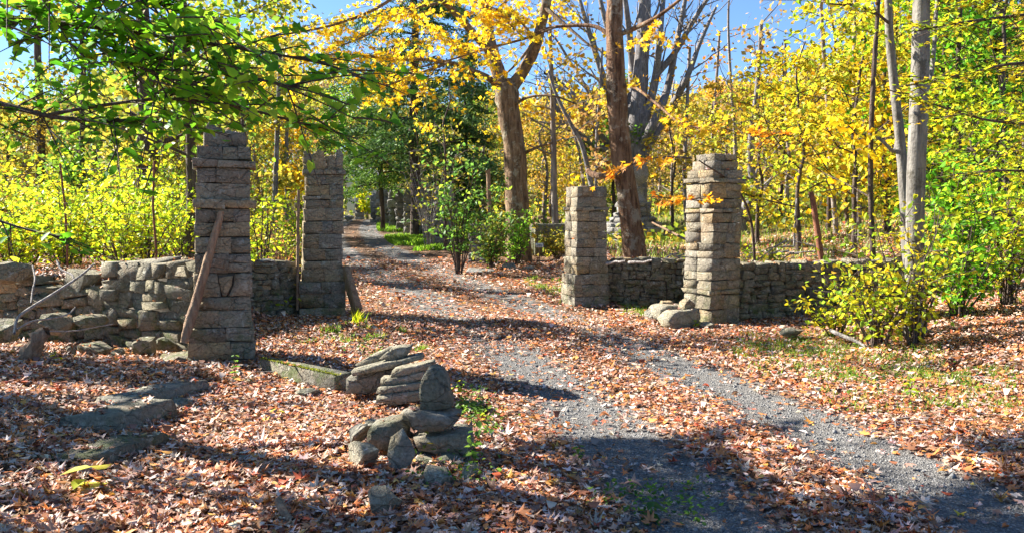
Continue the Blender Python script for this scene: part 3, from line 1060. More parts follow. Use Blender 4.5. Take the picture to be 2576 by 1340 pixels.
flat(338, 957, 445, 1012, 26, 130, 'broad pale flat stone of the old step nearest the tall pillar', M_CAIRN, skew=14)
flat(232, 1008, 372, 1062, 40, 131, 'flat step stone with a bright moss cushion on its corner', M_CAIRN, skew=22)
flat(215, 1092, 352, 1150, 30, 132, 'shaded mossy step stone at the near end of the old steps', M_WALL, skew=18)
boulder((425, 998, 486, 1048), 6.9, .3, 133, 'rounded stone right of the broad pale flat stone', M_CAIRN, yaw=R(20))
boulder((391, 884, 526, 934), 9.0, .5, 134, 'large flat topped stone against the foot of the tallest pillar', M_WALL, ch=.3)
boulder((349, 926, 488, 958), 8.5, .4, 135, 'long low stone just in front of the large flat topped stone', M_WALL)
boulder((338, 846, 392, 904), 9.45, .25, 136, 'upright oval stone leaning on the tumbled left wall', M_WALL, roll=R(-12))
boulder((393, 846, 440, 882), 9.7, .25, 137, 'squared stone right of the upright oval stone', M_WALL)
boulder((205, 860, 270, 890), 9.3, .4, 138, 'flat dark slab in the leaves below the tumbled wall', M_WALL, roll=R(6))
boulder((166, 868, 186, 914), 9.0, .15, 139, 'small upright stone left of the flat dark slab', M_WALL)
boulder((284, 876, 310, 905), 9.1, .2, 140, 'small squarish stone between the oval stone and the dark slab', M_WALL)
boulder((268, 912, 315, 942), 8.7, .2, 141, 'small mossy stone half buried left of the long low stone', M_WALL)
boulder((-20, 655, 70, 712), 10.6, .6, 142, 'grey block at the top of the collapsed wall by the left edge', M_WALL)
boulder((190, 790, 262, 826), 9.9, .4, 147, 'flat stone at the foot of the collapsed wall', M_WALL)
boulder((105, 786, 180, 840), 9.7, .4, 148, 'slanting stone below the largest collapsed block', M_WALL, roll=R(15))
boulder((-30, 800, 40, 860), 9.3, .5, 149, 'dark stone at the left edge above the stump', M_WALL)

# rubble at the foot of the sunlit pillar
px_prism('stone', [(1668, 822), (1655, 800), (1672, 782), (1720, 777), (1752, 775), (1758, 800), (1740, 826), (1700, 830)], 12.1, .3, rng, M_CAIRN,
         'big squared rubble block at the foot of the sunlit pillar', 'stone', bevel=.12, rough=.01, rz=R(28))
px_prism('stone', [(1640, 800), (1643, 774), (1660, 764), (1712, 764), (1716, 780), (1690, 800)], 12.5, .45, rng, M_CAIRN,
         'long rubble block behind the big squared one', 'stone', bevel=.1, rough=.01, rz=R(15))
px_prism('stone', [(1711, 776), (1716, 757), (1727, 750), (1743, 762), (1740, 775), (1722, 780)], 12.2, .18, rng, M_TAN,
         'small tan stone perched upright on the rubble block', 'stone', bevel=.15, rough=.006, rz=R(20))
px_prism('stone', [(1660, 765), (1664, 756), (1690, 758), (1700, 765)], 12.7, .2, rng, M_TAN, 'thin tan stone lying on the long rubble block', 'stone', rough=.006)
boulder((1622, 778, 1648, 800), 12.6, .3, 150, 'small striped stone at the left end of the rubble', M_CAIRN, yaw=R(20))
boulder((1756, 808, 1795, 822), 12.0, .3, 151, 'flat stone in the leaves right of the rubble block', M_CAIRN)
boulder((1962, 822, 2022, 848), 10.9, .25, 152, 'pale angular stone below the right-hand wall', M_CAIRN, roll=R(8))

# stones by the road beyond the gate
g = ground(1207, 684)
boulder((1172, 673, 1242, 686), g[1], .5, 153, 'flat white slab lying at the road edge beyond the gate', M_FARST, ch=.1)
boulder((1196, 640, 1224, 664), gd(1210, 664), .4, 154, 'grey boulder at the foot of the broken stone post', M_FARST)
boulder((1262, 660, 1300, 678), gd(1280, 678), .5, 155, 'low grey boulder before the forked maple', M_FARST)
boulder((1316, 668, 1345, 678), gd(1330, 678), .4, 156, 'small flat boulder right of the forked maple foot', M_FARST)
boulder((866, 541, 890, 556), 47, .7, 157, 'pale boulder at the crest of the road beside the jagged pillar', M_FARST)
boulder((645, 650, 690, 664), 12.6, .4, 158, 'pale slab lying on the short wall between the left pillars', M_FARST, ch=.1)


# ------------------------------------------------------------------ leaning wood, stump, loose branches
def stick(name, pts, rad, label, cat, mat, sides=7, group=None, seed=0, rough=.06):
    rg_ = np.random.default_rng(seed)
    T = Tubes(); T.add(pts, rad, sides, rough, rg_)
    # close both ends
    me = T.mesh(name, mat, True)
    return tag(link(name, me), label, cat, group)


P_, R_ = pxpath([(462, 862, 8.72, 9), (476, 815, 8.76, 13), (497, 745, 8.82, 12), (516, 680, 8.86, 11), (538, 600, 8.91, 10), (550, 560, 8.93, 9), (556, 532, 8.95, 7)], 26)
stick('log', P_, R_, 'weathered brown log leaning on the front of the tallest gate pillar', 'log', M_DEADWOOD, 9, seed=4)
pa, pb = at(868, 676, 13.75), at(900, 786, 13.3)
root = thing('plank', tuple(pb), 'grey plank leaning against the right side of the jagged pillar', 'plank')
rg_ = np.random.default_rng(9)
ov = block(root, (0, 0, 0), .10, .24, np.linalg.norm(pa - pb), rg_, M_DEADWOOD, .01, .01, name='board')
dv = Vector(pa - pb)
ov.rotation_euler = dv.to_track_quat('Z', 'Y').to_euler()
ov.location = dv / 2

# broken stump at the left
P_, R_ = pxpath([(66, 935, 8.0, 30), (72, 900, 8.0, 24), (85, 872, 8.0, 21), (100, 846, 8.0, 19), (118, 832, 8.0, 12)], 14)
stick('stump', P_, R_, 'jagged broken stump under the collapsed wall at the left edge', 'stump', M_DEADWOOD, 11, seed=5, rough=.16)

for k, (L, lab) in enumerate([
    ([(36, 838, 8.6, 3.5), (44, 800, 8.8, 3.5), (80, 772, 9.0, 3.5), (140, 735, 9.3, 3), (200, 695, 9.6, 2.5), (236, 664, 9.9, 2)], 'long pale fallen branch curving up over the collapsed wall'),
    ([(143, 655, 10, 2.2), (155, 678, 9.9, 2.5), (180, 690, 9.8, 2.5), (186, 704, 9.7, 2)], 'short white branch hooked over the top of the collapsed wall'),
    ([(42, 828, 8.6, 2.2), (80, 808, 8.8, 2.2), (130, 800, 9, 2), (170, 790, 9.1, 1.8), (190, 772, 9.2, 1.5)], 'thin pale branch forking low from the long fallen branch'),
    ([(82, 668, 10, 1.8), (88, 700, 9.8, 2), (82, 730, 9.6, 2), (78, 762, 9.4, 2)], 'thin upright twig standing before the grey block'),
    ([(100, 832, 8.6, 1.6), (180, 832, 8.9, 1.6), (240, 822, 9.1, 1.3), (284, 814, 9.2, 1)], 'thin level twig lying right of the stump'),
    ([(354, 1088, 6.2, 2), (410, 1072, 6.4, 2), (440, 1062, 6.5, 1.6), (482, 1056, 6.6, 1)], 'bare forked twig lying across the old steps'),
    ([(360, 1112, 6.0, 1.8), (395, 1085, 6.2, 1.8), (402, 1062, 6.4, 1.5), (405, 1040, 6.5, 1)], 'bare twig rising from the corner of the old steps'),
    ([(700, 1256, 4.5, 10), (712, 1285, 4.4, 10), (735, 1310, 4.3, 8)], 'short rotten branch half buried in leaves at the bottom edge'),
    ([(2090, 830, 10.6, 4), (2110, 840, 10.4, 5), (2150, 856, 10.2, 4), (2180, 872, 10, 3)], 'pale dead branch lying under the yellow shrub'),
    ([(1640, 560, 18, 2), (1700, 590, 17.2, 2.6), (1740, 612, 16.5, 2.6), (1770, 640, 16, 2)], 'reddish fallen branch sloping down to the brush pile'),
]):
    P_, R_ = pxpath(L, 20)
    stick('branch', P_, R_ * 1.15, lab, 'branch', M_TWIG if k not in (7, 9) else M_DEADWOOD, 6, seed=40 + k)

rg_ = np.random.default_rng(55)
for k in range(34):
    # brush heaped behind the low right-hand walls
    c = at(rg_.uniform(1640, 1740) if k < 22 else rg_.uniform(1880, 2080), rg_.uniform(628, 655), rg_.uniform(15.6, 17.5))
    c[2] = th(c[0], c[1]) + rg_.uniform(.05, .42)
    a = rg_.uniform(0, math.pi); L = rg_.uniform(.6, 1.5); e = rg_.normal(0, .28)
    dd = np.array([math.cos(a) * math.cos(e), math.sin(a) * math.cos(e) * .6, math.sin(e)]) * L / 2
    P = np.linspace(0, 1, 6)[:, None] * 2 * dd - dd + c + rg_.normal(0, .025, (6, 3))
    stick('brush_stick', P, np.linspace(.018, .006, 6), 'bare grey stick lying in the brush behind the low right-hand walls', 'stick', M_TWIG, 5, 'sticks of the brush pile', k)
for k, (x0, y0, x1, y1, dp) in enumerate([(1528, 661, 1572, 655, 14.6), (1580, 660, 1640, 657, 14.2)]):
    P = np.linspace(at(x0, y0, dp), at(x1, y1, dp - .3), 7) + rg_.normal(0, .008, (7, 3))
    stick('branch', P, np.linspace(.03, .018, 7), ['bleached stick lying on the low wall left of the peeling tree', 'bleached stick lying on the low wall right of the peeling tree'][k], 'branch', M_TWIG, 6, seed=k)


# ------------------------------------------------------------------ trees
def grow(rng, height, r0, lo=.3, spread=2.5, n_limbs=10, subs=4, rise=.5, wob=.12, lean=(0, 0), taper=.75, curve=.35):
    """trunk, limbs and twigs as tubes; returns the tubes and the twig points that carry leaves"""
    T = Tubes()
    n = 9
    t = np.linspace(0, 1, n)
    trunk = np.stack([lean[0] * t + rng.normal(0, wob, n) * t, lean[1] * t + rng.normal(0, wob, n) * t, height * t], -1)
    trunk[0] = (0, 0, -.15)
    tr = r0 * (1 - taper * t); tr[0] *= 1.35
    sp = smooth_path(np.column_stack([trunk, tr]), 18)
    T.add(sp[:, :3], sp[:, 3], 8, .03, rng)
    A = []
    az = rng.uniform(0, 6.28)
    for i in range(n_limbs):
        f = lo + (0.97 - lo) * (i + rng.uniform(0, .8)) / n_limbs
        k = f * 17
        b = sp[int(k), :3]; rb = sp[int(k), 3]
        az += 2.4 + rng.normal(0, .5)
        prof = math.sin(math.pi * min(1, max(.12, (f - lo) / (1 - lo) * .8 + .2))) ** .7
        L = spread * prof * rng.uniform(.7, 1.25)
        el = rise + rng.normal(0, .18)
        d = np.array([math.cos(az) * math.cos(el), math.sin(az) * math.cos(el), math.sin(el)])
        q = np.linspace(0, 1, 6)[:, None]
        lp = b + d * L * q + np.array([0, 0, curve * L]) * q ** 2 * rng.uniform(-.4, 1) + rng.normal(0, .05 * L, (6, 3)) * q
        lr = np.linspace(max(.012, rb * .42), .008, 6)
        T.add(lp, lr, 5)
        A += list(lp[3:])
        for j in range(subs):
            s = rng.uniform(.3, .95)
            m = lp[int(s * 5)]
            d2 = d + rng.normal(0, .6, 3); d2 /= np.linalg.norm(d2)
            L2 = L * rng.uniform(.25, .5)
            qq = np.linspace(0, 1, 4)[:, None]
            sp2 = m + d2 * L2 * qq + rng.normal(0, .04 * L2, (4, 3)) * qq
            T.add(sp2, np.linspace(.012, .004, 4), 4)
            A += list(sp2[1:])
    return T, np.array(A)


def clumps(A, n, sig, rng, flatten=.6):
    """leaf positions gathered round a random part of the twig points, so gaps stay open"""
    w = rng.gamma(1.2, 1, len(A)); w /= w.sum()
    P = A[rng.choice(len(A), n, p=w)]
    d = rng.normal(0, 1, (n, 3)) * sig
    d[:, 2] *= flatten
    return P + d


def make_tree(name, label, cat, loc, rng, bark, pal, n_leaves, size, shape='card', sig=.3, group=None, up=.4, mat=None, flatten=.6, **kw):
    root = thing(name, loc, label, cat, group)
    T, A = grow(rng, **kw)
    link('trunk', T.mesh('trunk', bark), root)
    if n_leaves:
        P = clumps(A, n_leaves, sig, rng, flatten)
        P = P[P[:, 2] > .15]
        link('crown', leaves('crown', P, size, pal, rng, shape, up, mat), root)
    return root


def copy_tree(o, loc, rz, sc, label=None, group=None):
    r = o.copy(); COL.objects.link(r)
    r.location = loc; r.rotation_euler = (0, 0, rz); r.scale = sc if isinstance(sc, tuple) else (sc, sc, sc)
    if label: r['label'] = label
    if group: r['group'] = group
    for ch in o.children:
        c = ch.copy(); COL.objects.link(c); c.parent = r
    return r


def attach_tubes(root, specs, mat, name='trunk', rng=None, sides=9, n=24, rough=.04):
    T = Tubes()
    for L in specs:
        P_, R_ = pxpath(L, n)
        T.add(P_ - np.array(root.location), R_, sides, rough, rng)
    return link(name, T.mesh(name, mat), root)


def twigs_along(paths, rng, n, length, droop=.0, flat=.5):
    """side twigs off branch paths (world points): returns list of polylines"""
    out = []
    for P in paths:
        m = len(P)
        for k in range(n):
            i = int(rng.uniform(.15, .99) * (m - 1))
            t = P[min(i + 1, m - 1)] - P[i - 1]; t /= np.linalg.norm(t) + 1e-9
            d = t * rng.uniform(.3, 1) + rng.normal(0, .8, 3) * np.array([1, 1, flat]); d /= np.linalg.norm(d)
            L = length * rng.uniform(.4, 1.2)
            q = np.linspace(0, 1, 6)[:, None]
            out.append(P[i] + d * L * q + np.array([0, 0, -droop * L]) * q ** 2)
    return out


def spray(root, paths, rng, n_twigs, length, per, size, pal, shape, flat=.5, droop=.1, sig=.05, up=.5, indiv=0, hang=0.0, radius=.006, branch_r=None, kind_rest=True, second=0, mat=None, name='foliage', bark=None):
    """branches with leaves: adds one branch mesh, the biggest leaves one by one and the rest as one mass"""
    off = np.array(root.location)
    T = Tubes()
    if branch_r is not None:
        for P, r in zip(paths, branch_r): T.add(P - off, r, 7, .03, rng)
    tw = twigs_along(paths, rng, n_twigs, length, droop, flat)
    if second: tw += twigs_along(tw, rng, second, length * .5, droop, flat)
    for q in tw: T.add(q - off, np.linspace(radius, radius * .35, 6), 4)
    link('branch' if branch_r is not None else 'twigs', T.mesh('branch', bark or M_BARK_DARK), root, kind=None if branch_r is not None else 'stuff')
    pts, tang = [], []
    for q in tw:
        for k in range(per):
            s = rng.uniform(.1, 1.0) * 5
            i = min(4, int(s)); p = q[i] + (q[i + 1] - q[i]) * (s - i)
            d = q[i + 1] - q[i]
            pts.append(p + rng.normal(0, sig, 3) * np.array([1, 1, .6])); tang.append(d / (np.linalg.norm(d) + 1e-9) + np.array([0, 0, -hang]))
    pts = np.array(pts) - off; tang = np.array(tang)
    if indiv:
        dist = np.linalg.norm(pts + off - EYE, axis=1)
        cpx = CX + F_PX * (pts + off)[:, 0] / np.maximum((pts + off)[:, 1], .1)
        dist = dist + np.where((cpx < 0) | (cpx > W_PX), 50, 0)
        order = np.argsort(dist)
        near, rest = order[:indiv], order[indiv:]
        # alike leaves share a few meshes
        protos = []
        for k in range(24):
            protos.append(leaves('leaf', np.zeros((1, 3)), size, pal, rng, shape, 0.97, mat or M_LEAF, curl=.35, tang=np.array([[0, 1., 0]])))
        for j in near:
            o = link('leaf', protos[rng.integers(24)], root, tuple(pts[j]))
            t = Vector(tang[j] + rng.normal(0, .45, 3))
            z = Vector(rng.normal(0, 1 - up, 3)) + Vector((0, 0, up * 1.6))
            t.normalize(); z = z - t * z.dot(t); z.normalize(); x = t.cross(z)
            o.rotation_euler = Matrix((x, t, z)).transposed().to_euler()
        pts, tang = pts[rest], tang[rest]
    if len(pts):
        o = link(name, leaves(name, pts, size, pal, rng, shape, up, mat, curl=.3, tang=tang), root)
        if indiv: o['kind'] = 'stuff'


# ---- the forked maple
rng = np.random.default_rng(201)
DM = 24.0
gm_ = at(1302, 655, DM)
maple = thing('maple_tree', (gm_[0], DM, th(gm_[0], DM)), 'big forked maple beyond the gate with lichen-spotted bark and yellow sprays', 'tree')
attach_tubes(maple, [
    [(1308, 690, DM, 44), (1305, 640, DM, 34), (1302, 520, DM, 30), (1294, 380, DM, 28), (1278, 280, DM, 28), (1272, 225, DM, 30), (1266, 205, DM, 22)],
    [(1268, 235, DM, 19), (1248, 165, DM, 17), (1228, 90, DM, 16), (1222, 0, DM, 15), (1215, -160, DM, 12), (1200, -400, DM, 8)],
    [(1280, 232, DM, 18), (1312, 185, DM, 15), (1342, 130, DM - .3, 14), (1360, 70, DM - .6, 13), (1376, 0, DM - 1, 12), (1400, -160, DM - 1, 9), (1420, -380, DM - 1, 5)],
    [(1262, 225, DM, 9), (1225, 195, DM - .5, 7.5), (1180, 175, DM - 1.5, 6), (1130, 158, DM - 2.5, 5), (1060, 150, DM - 4, 4)],
    [(1232, 130, DM, 11), (1200, 95, DM - .8, 10), (1160, 50, DM - 1.5, 9), (1120, 8, DM - 2.5, 8), (1050, -50, DM - 4, 6), (960, -110, DM - 5, 4)],
    [(1284, 270, DM, 4), (1330, 245, DM - .6, 3.2), (1390, 242, DM - 1, 2.6), (1450, 262, DM - 1.5, 2)],
    [(1352, 95, DM - .5, 5), (1300, 160, DM - 1, 3), (1250, 205, DM - 1.6, 2)],
    [(1306, 400, DM, 4), (1322, 385, DM, 4), (1360, 368, DM - .5, 3), (1390, 360, DM - 1, 2)],
    [(1372, 20, DM - 1, 6), (1430, 70, DM - 1.5, 4), (1500, 130, DM - 2, 2.5)],
    [(1225, 60, DM, 5), (1290, -20, DM, 4), (1330, -100, DM, 3)],
], M_BARK_MAPLE, rng=rng, sides=11)
mp = [pxpath(L, 16) for L in [
    [(1060, 150, 20, 4), (990, 150, 19.6, 3.5), (900, 140, 19, 3), (820, 140, 18.6, 2.5), (720, 175, 18.2, 2)],
    [(1050, -50, 20, 5), (950, 20, 19.4, 4), (850, 60, 18.8, 3), (760, 80, 18.4, 2.5), (690, 90, 18, 2)],
    [(1100, 10, 20.5, 4), (1000, 30, 19.8, 3), (930, 85, 19.2, 2.5), (860, 115, 18.6, 2)],
    [(1130, 158, 21, 4), (1040, 190, 20, 3), (960, 215, 19.2, 2.5), (900, 170, 18.8, 2)],
]]
spray(maple, [p for p, _ in mp], rng, 25, 1.5, 9, .145, 'yellow', 'maple', flat=.45, droop=.15, sig=.06, up=.5, indiv=200, hang=.5, branch_r=[r for _, r in mp], second=1, bark=M_BARK_MAPLE)

# ---- the leaning tree with peeling bark
DB = 17.3
gb_ = at(1596, 665, DB)
peel = thing('maple_tree', (gb_[0], DB, th(gb_[0], DB)), 'leaning tree with peeling bark right behind the shortest gate pillar', 'tree')
rng = np.random.default_rng(202)
attach_tubes(peel, [
    [(1604, 720, DB, 38), (1599, 660, DB, 31), (1590, 570, DB, 28), (1578, 490, DB, 26), (1564, 400, DB, 26), (1553, 270, DB, 25), (1548, 170, DB, 23), (1545, 60, DB, 21), (1546, 0, DB, 20), (1540, -200, DB, 16), (1530, -420, DB, 10)],
    [(1545, 100, DB, 6), (1500, 68, DB + .3, 5), (1440, 65, DB + .6, 4.5), (1380, 72, DB + .8, 4), (1320, 98, DB + .9, 3.2), (1240, 118, DB + 1, 2.5)],
    [(1552, 90, DB, 7), (1600, 70, DB - .3, 6), (1650, 45, DB - .8, 5), (1710, 0, DB - 1.2, 4), (1800, -80, DB - 2, 3)],
    [(1566, 215, DB, 5), (1600, 222, DB - .5, 4.5), (1650, 260, DB - 1.2, 3.5), (1710, 310, DB - 2, 2.5), (1760, 322, DB - 2.5, 2)],
    [(1575, 440, DB, 3), (1545, 440, DB - .3, 8), (1500, 442, DB + .2, 8), (1478, 430, DB + .4, 7)],
], M_BARK_PEEL, rng=rng, sides=12)
pp = [pxpath(L, 16) for L in [
    [(1400, 68, DB + .7, 3), (1320, 98, DB + .9, 3), (1220, 125, DB + 1, 2.5), (1130, 152, DB + 1.1, 2.2), (1040, 175, DB + 1.2, 1.8), (980, 195, DB + 1.2, 1.5)],
    [(1340, 88, DB + .9, 2.5), (1300, 50, DB + 1.1, 2), (1240, 20, DB + 1.3, 1.8), (1180, 0, DB + 1.5, 1.5)],
    [(1220, 125, DB + 1, 2), (1150, 110, DB + 1.2, 1.8), (1090, 95, DB + 1.4, 1.5)],
    [(1320, 98, DB + .9, 1.6), (1280, 60, DB + 1.2, 1.4), (1260, 40, DB + 1.4, 1.2)],
]]
spray(peel, [p for p, _ in pp], rng, 20, 1.25, 9, .14, 'yellow', 'maple', flat=.4, droop=.2, sig=.06, up=.5, indiv=220, hang=.6, branch_r=[r for _, r in pp], second=1, bark=M_BARK_MAPLE)
pp = [pxpath(L, 14) for L in [
    [(1600, 222, DB - .5, 3), (1680, 280, DB - 1.5, 2.5), (1760, 330, DB - 2.5, 1.5)],
    [(1660, 45, DB - .8, 2), (1640, 80, DB - 1.2, 1.5), (1610, 110, DB - 1.6, 1)],
]]
spray(peel, [p for p, _ in pp], rng, 8, .7, 7, .13, 'gold', 'maple', flat=.4, droop=.2, sig=.05, up=.5, hang=.5, branch_r=[r for _, r in pp], second=1, name='foliage', bark=M_BARK_MAPLE)

# the orange leaves on thin twigs in front of it belong to a sapling behind the low wall
sx = at(1900, 640, 14.6)
sap = thing('maple_sapling', (sx[0], 14.6, th(sx[0], 14.6)), 'thin maple sapling with bright orange leaves reaching left before the peeling tree', 'sapling')
rng = np.random.default_rng(203)
sp_ = [pxpath(L, 16) for L in [
    [(1900, 690, 14.6, 4), (1890, 560, 14.2, 3.5), (1850, 470, 13, 2.8), (1760, 405, 11.5, 2), (1660, 396, 10.4, 1.6), (1590, 415, 10, 1.2), (1550, 440, 9.9, 1)],
    [(1890, 560, 14.2, 2.5), (1820, 520, 13, 2), (1760, 505, 12.2, 1.6), (1640, 495, 11.4, 1.2)],
    [(1850, 470, 13, 2), (1900, 380, 12.6, 1.6), (1950, 330, 12.4, 1)],
]]
spray(sap, [p[8:] for p, _ in sp_], rng, 9, .42, 5, .13, 'orange', 'maple', flat=.3, droop=.15, sig=.03, up=.55, indiv=60, hang=.3, branch_r=[r[8:] for _, r in sp_], bark=M_BARK_DARK)
attach_tubes(sap, [[(1900, 690, 14.6, 4), (1890, 560, 14.2, 3.5), (1850, 470, 13, 2.8), (1760, 405, 11.5, 2)], [(1890, 560, 14.2, 2.5), (1820, 520, 13, 2), (1760, 505, 12.2, 1.6)]], M_BARK_DARK, rng=rng, sides=6)

# ---- the bare many-stemmed tree behind
DC = 34.0
gc = at(1600, 600, DC)
bare = thing('bare_tree', (gc[0], DC, th(gc[0], DC)), 'tall bare grey tree fanning into many stems behind the peeling tree', 'tree')
rng = np.random.default_rng(204)
specs = [[(1604, 620, DC, 34), (1602, 520, DC, 28), (1600, 400, DC, 26), (1602, 320, DC, 24), (1610, 200, DC, 20), (1618, 80, DC, 17), (1624, -60, DC, 13), (1630, -300, DC, 6)]]
for (b, *rest) in [
    [(1598, 440), (1545, 385), (1500, 330), (1450, 255), (1405, 205), (1370, 185)],
    [(1598, 420), (1560, 350), (1520, 290), (1470, 215), (1430, 150), (1390, 90), (1330, 60)],
    [(1600, 400), (1565, 320), (1530, 230), (1500, 140), (1470, 40), (1440, -60)],
    [(1600, 380), (1578, 300), (1560, 200), (1535, 100), (1510, 0), (1490, -120)],
    [(1600, 360), (1590, 260), (1590, 160), (1580, 60), (1565, -60), (1550, -200)],
    [(1604, 370), (1630, 280), (1650, 190), (1660, 90), (1670, -20), (1680, -150)],
    [(1604, 390), (1650, 300), (1680, 220), (1700, 120), (1720, 20), (1740, -90)],
    [(1606, 420), (1640, 350), (1690, 270), (1730, 190), (1760, 110), (1800, 20)],
    [(1598, 470), (1530, 420), (1480, 380), (1440, 330), (1400, 300)],
    [(1545, 385), (1470, 350), (1420, 300), (1380, 240)],
    [(1520, 290), (1480, 270), (1440, 235), (1395, 222)],
    [(1650, 190), (1700, 130), (1740, 60), (1790, -20)],
]:
    pts = [b] + rest
    r0_ = 14 if len(pts) == 6 else 9
    specs.append([(x, y, DC + rng.normal(0, .5) * (i > 0) + rng.uniform(-1.5, 1.5) * i / 5, r0_ * (1 - .15 * i)) for i, (x, y) in enumerate(pts)])
T = Tubes()
tips = []
for L in specs:
    P_, Rr = pxpath(L, 22)
    T.add(P_ - np.array(bare.location), Rr, 7, .03, rng)
    for k in range(9):
        i = rng.integers(8, 21)
        d = P_[i] - P_[i - 1]; d /= np.linalg.norm(d); d = d + rng.normal(0, .5, 3); d /= np.linalg.norm(d)
        L2 = rng.uniform(.8, 2.6)
        q = np.linspace(0, 1, 6)[:, None]
        br = P_[i] + d * L2 * q + rng.normal(0, .08, (6, 3)) * q
        T.add(br - np.array(bare.location), np.linspace(max(.02, Rr[i] * .35), .01, 6), 4)
        tips += list(br[2:])
        for _ in range(2):
            j = rng.integers(2, 5); d3 = d + rng.normal(0, .7, 3); d3 /= np.linalg.norm(d3)
            b3 = br[j] + d3 * rng.uniform(.5, 1.2) * np.linspace(0, 1, 4)[:, None]
            T.add(b3 - np.array(bare.location), np.linspace(.014, .007, 4), 3)
link('trunk', T.mesh('trunk', M_BARK_GREY), bare)
tips = np.array(tips) - np.array(bare.location)
link('crown', leaves('crown', clumps(tips, 500, .3, rng), .16, 'brown', rng, 'card', .2), bare)

# ---- single trunks that can be told apart
SINGLES = [
    # pts (px,py,r) list, depth, bark, label, name
    ([(1397, 560, 9), (1394, 480, 8), (1393, 380, 7), (1390, 290, 6.5), (1388, 190, 5), (1384, 80, 4), (1384, -100, 2)], 30, M_FARBARK, 'slim straight tree between the forked maple and the shortest pillar', 12, 'gold'),
    ([(1492, 560, 8), (1490, 480, 7), (1482, 440, 7), (1478, 420, 6), (1462, 360, 6), (1440, 320, 5), (1400, 240, 4), (1380, 180, 3)], 27, M_BARK_GREY, 'pale crooked tree rising behind the flat topped pillar', 6, 'brown'),
    ([(1502, 545, 5), (1500, 440, 5), (1502, 340, 4.5), (1508, 250, 4), (1515, 120, 3)], 29, M_BARK_GREY, 'slender pale tree beside the crooked one behind the flat topped pillar', 6, 'gold'),
    ([(1862, 560, 16), (1880, 520, 16), (1900, 480, 12), (1888, 420, 9), (1890, 340, 8), (1905, 220, 6), (1915, 60, 5)], 25, M_BARK_GREY, 'twisted grey tree right of the sunlit pillar', 10, 'brown'),
    ([(475, 640, 13), (482, 500, 13), (480, 380, 12), (474, 240, 12), (468, 120, 11), (460, 0, 10), (450, -200, 7)], 13.5, M_BARK_DARK, 'dark slim tree just left of the tallest gate pillar', 14, [((.5, .55, .04), 2), ((.2, .34, .04), 3), ((.3, .3, .05), 2)]),
    ([(366, 700, 40), (368, 480, 30), (370, 400, 28), (372, 300, 27), (366, 200, 20), (360, 60, 17), (350, -120, 13)], 21, M_BARK_DARK, 'thick dark tree wrapped in vines left of the tallest pillar', 16, 'olive'),
    ([(2196, 720, 8), (2196, 640, 7), (2190, 480, 7), (2192, 320, 6.5), (2200, 150, 6), (2210, 0, 5), (2216, -150, 4)], 14.5, M_BARK_DARK, 'dark slender tree left of the two pale trunks on the right', 10, 'yellow'),
    ([(2108, 640, 7), (2100, 540, 7), (2090, 420, 6.5), (2082, 260, 6), (2070, 100, 5), (2060, -100, 4)], 21, M_FARBARK, 'thin grey tree behind the rusty post', 10, 'yellow'),
    ([(2140, 640, 5), (2130, 540, 5), (2120, 400, 5), (2118, 260, 4), (2112, 100, 3)], 23, M_BARK_DARK, 'thin dark tree right of the rusty post', 8, 'yelgreen'),
    ([(2163, 640, 6), (2160, 520, 6), (2150, 380, 5), (2148, 200, 5), (2150, 0, 4)], 19, M_FARBARK, 'thin tree midway between the rusty post and the dark slender tree', 8, 'gold'),
    ([(1985, 600, 5), (1980, 500, 5), (1985, 380, 4), (1978, 260, 4), (1975, 100, 3)], 27, M_FARBARK, 'thin pale tree left of the rusty post', 8, 'gold'),
    ([(2230, 640, 6), (2228, 500, 6), (2222, 350, 5), (2226, 150, 4.5), (2230, -60, 4)], 20, M_BARK_DARK, 'thin dark tree between the slender tree and the pale trunks', 8, 'yellow'),
    ([(2420, 640, 9), (2418, 480, 8), (2408, 300, 7), (2412, 120, 6), (2420, -80, 5)], 17, M_BARK_DARK, 'dark tree behind the bright green bush on the right', 12, 'green'),
    ([(2510, 640, 10), (2512, 480, 9), (2520, 250, 8), (2515, 0, 7)], 19, M_BARK_DARK, 'dark tree near the right edge of the wood', 12, 'yelgreen'),
    ([(216, 700, 9), (214, 520, 8), (206, 380, 7), (210, 200, 6), (200, 0, 5)], 24, M_BARK_DARK, 'slim tree in the bright undergrowth far left', 12, 'w_green'),
    ([(96, 700, 12), (98, 520, 11), (104, 340, 10), (96, 180, 9), (92, 0, 7)], 27, M_BARK_DARK, 'dark tree in the undergrowth nearest the left edge', 14, 'olive'),
    ([(690, 640, 7), (692, 500, 7), (696, 380, 6), (700, 250, 5), (706, 100, 4)], 30, M_BARK_GREY, 'grey slim tree seen between the two left pillars', 8, 'olive'),
    ([(722, 640, 5), (722, 500, 5), (720, 400, 5), (724, 250, 4)], 33, M_BARK_GREY, 'thinner grey tree right of the slim one between the left pillars', 8, 'gold'),
    ([(612, 300, 6), (606, 200, 6), (600, 100, 5), (590, -60, 4)], 26, M_BARK_DARK, 'dark tree whose upper stem shows above the tallest pillar', 12, 'olive'),
    ([(1470, 560, 4), (1470, 480, 4), (1455, 380, 3.5), (1430, 280, 3)], 33, M_FARBARK, 'very thin pale tree left of the crooked tree', 5, 'yellow'),
    ([(1725, 560, 5), (1722, 420, 5), (1728, 280, 4.5), (1735, 120, 4)], 34, M_FARBARK, 'thin pale tree just left of the sunlit pillar', 8, 'orange'),
    ([(1795, 560, 5), (1792, 380, 5), (1800, 240, 4), (1810, 80, 3)], 38, M_FARBARK, 'thin pale tree rising above the sunlit pillar', 8, 'orange'),
    ([(1850, 380, 5), (1846, 300, 4), (1838, 200, 4), (1832, 60, 3), (1836, -40, 2)], 36, M_FARBARK, 'thin half bare tree against the blue sky right of the sunlit pillar', 9, 'brown'),
]
rng = np.random.default_rng(210)
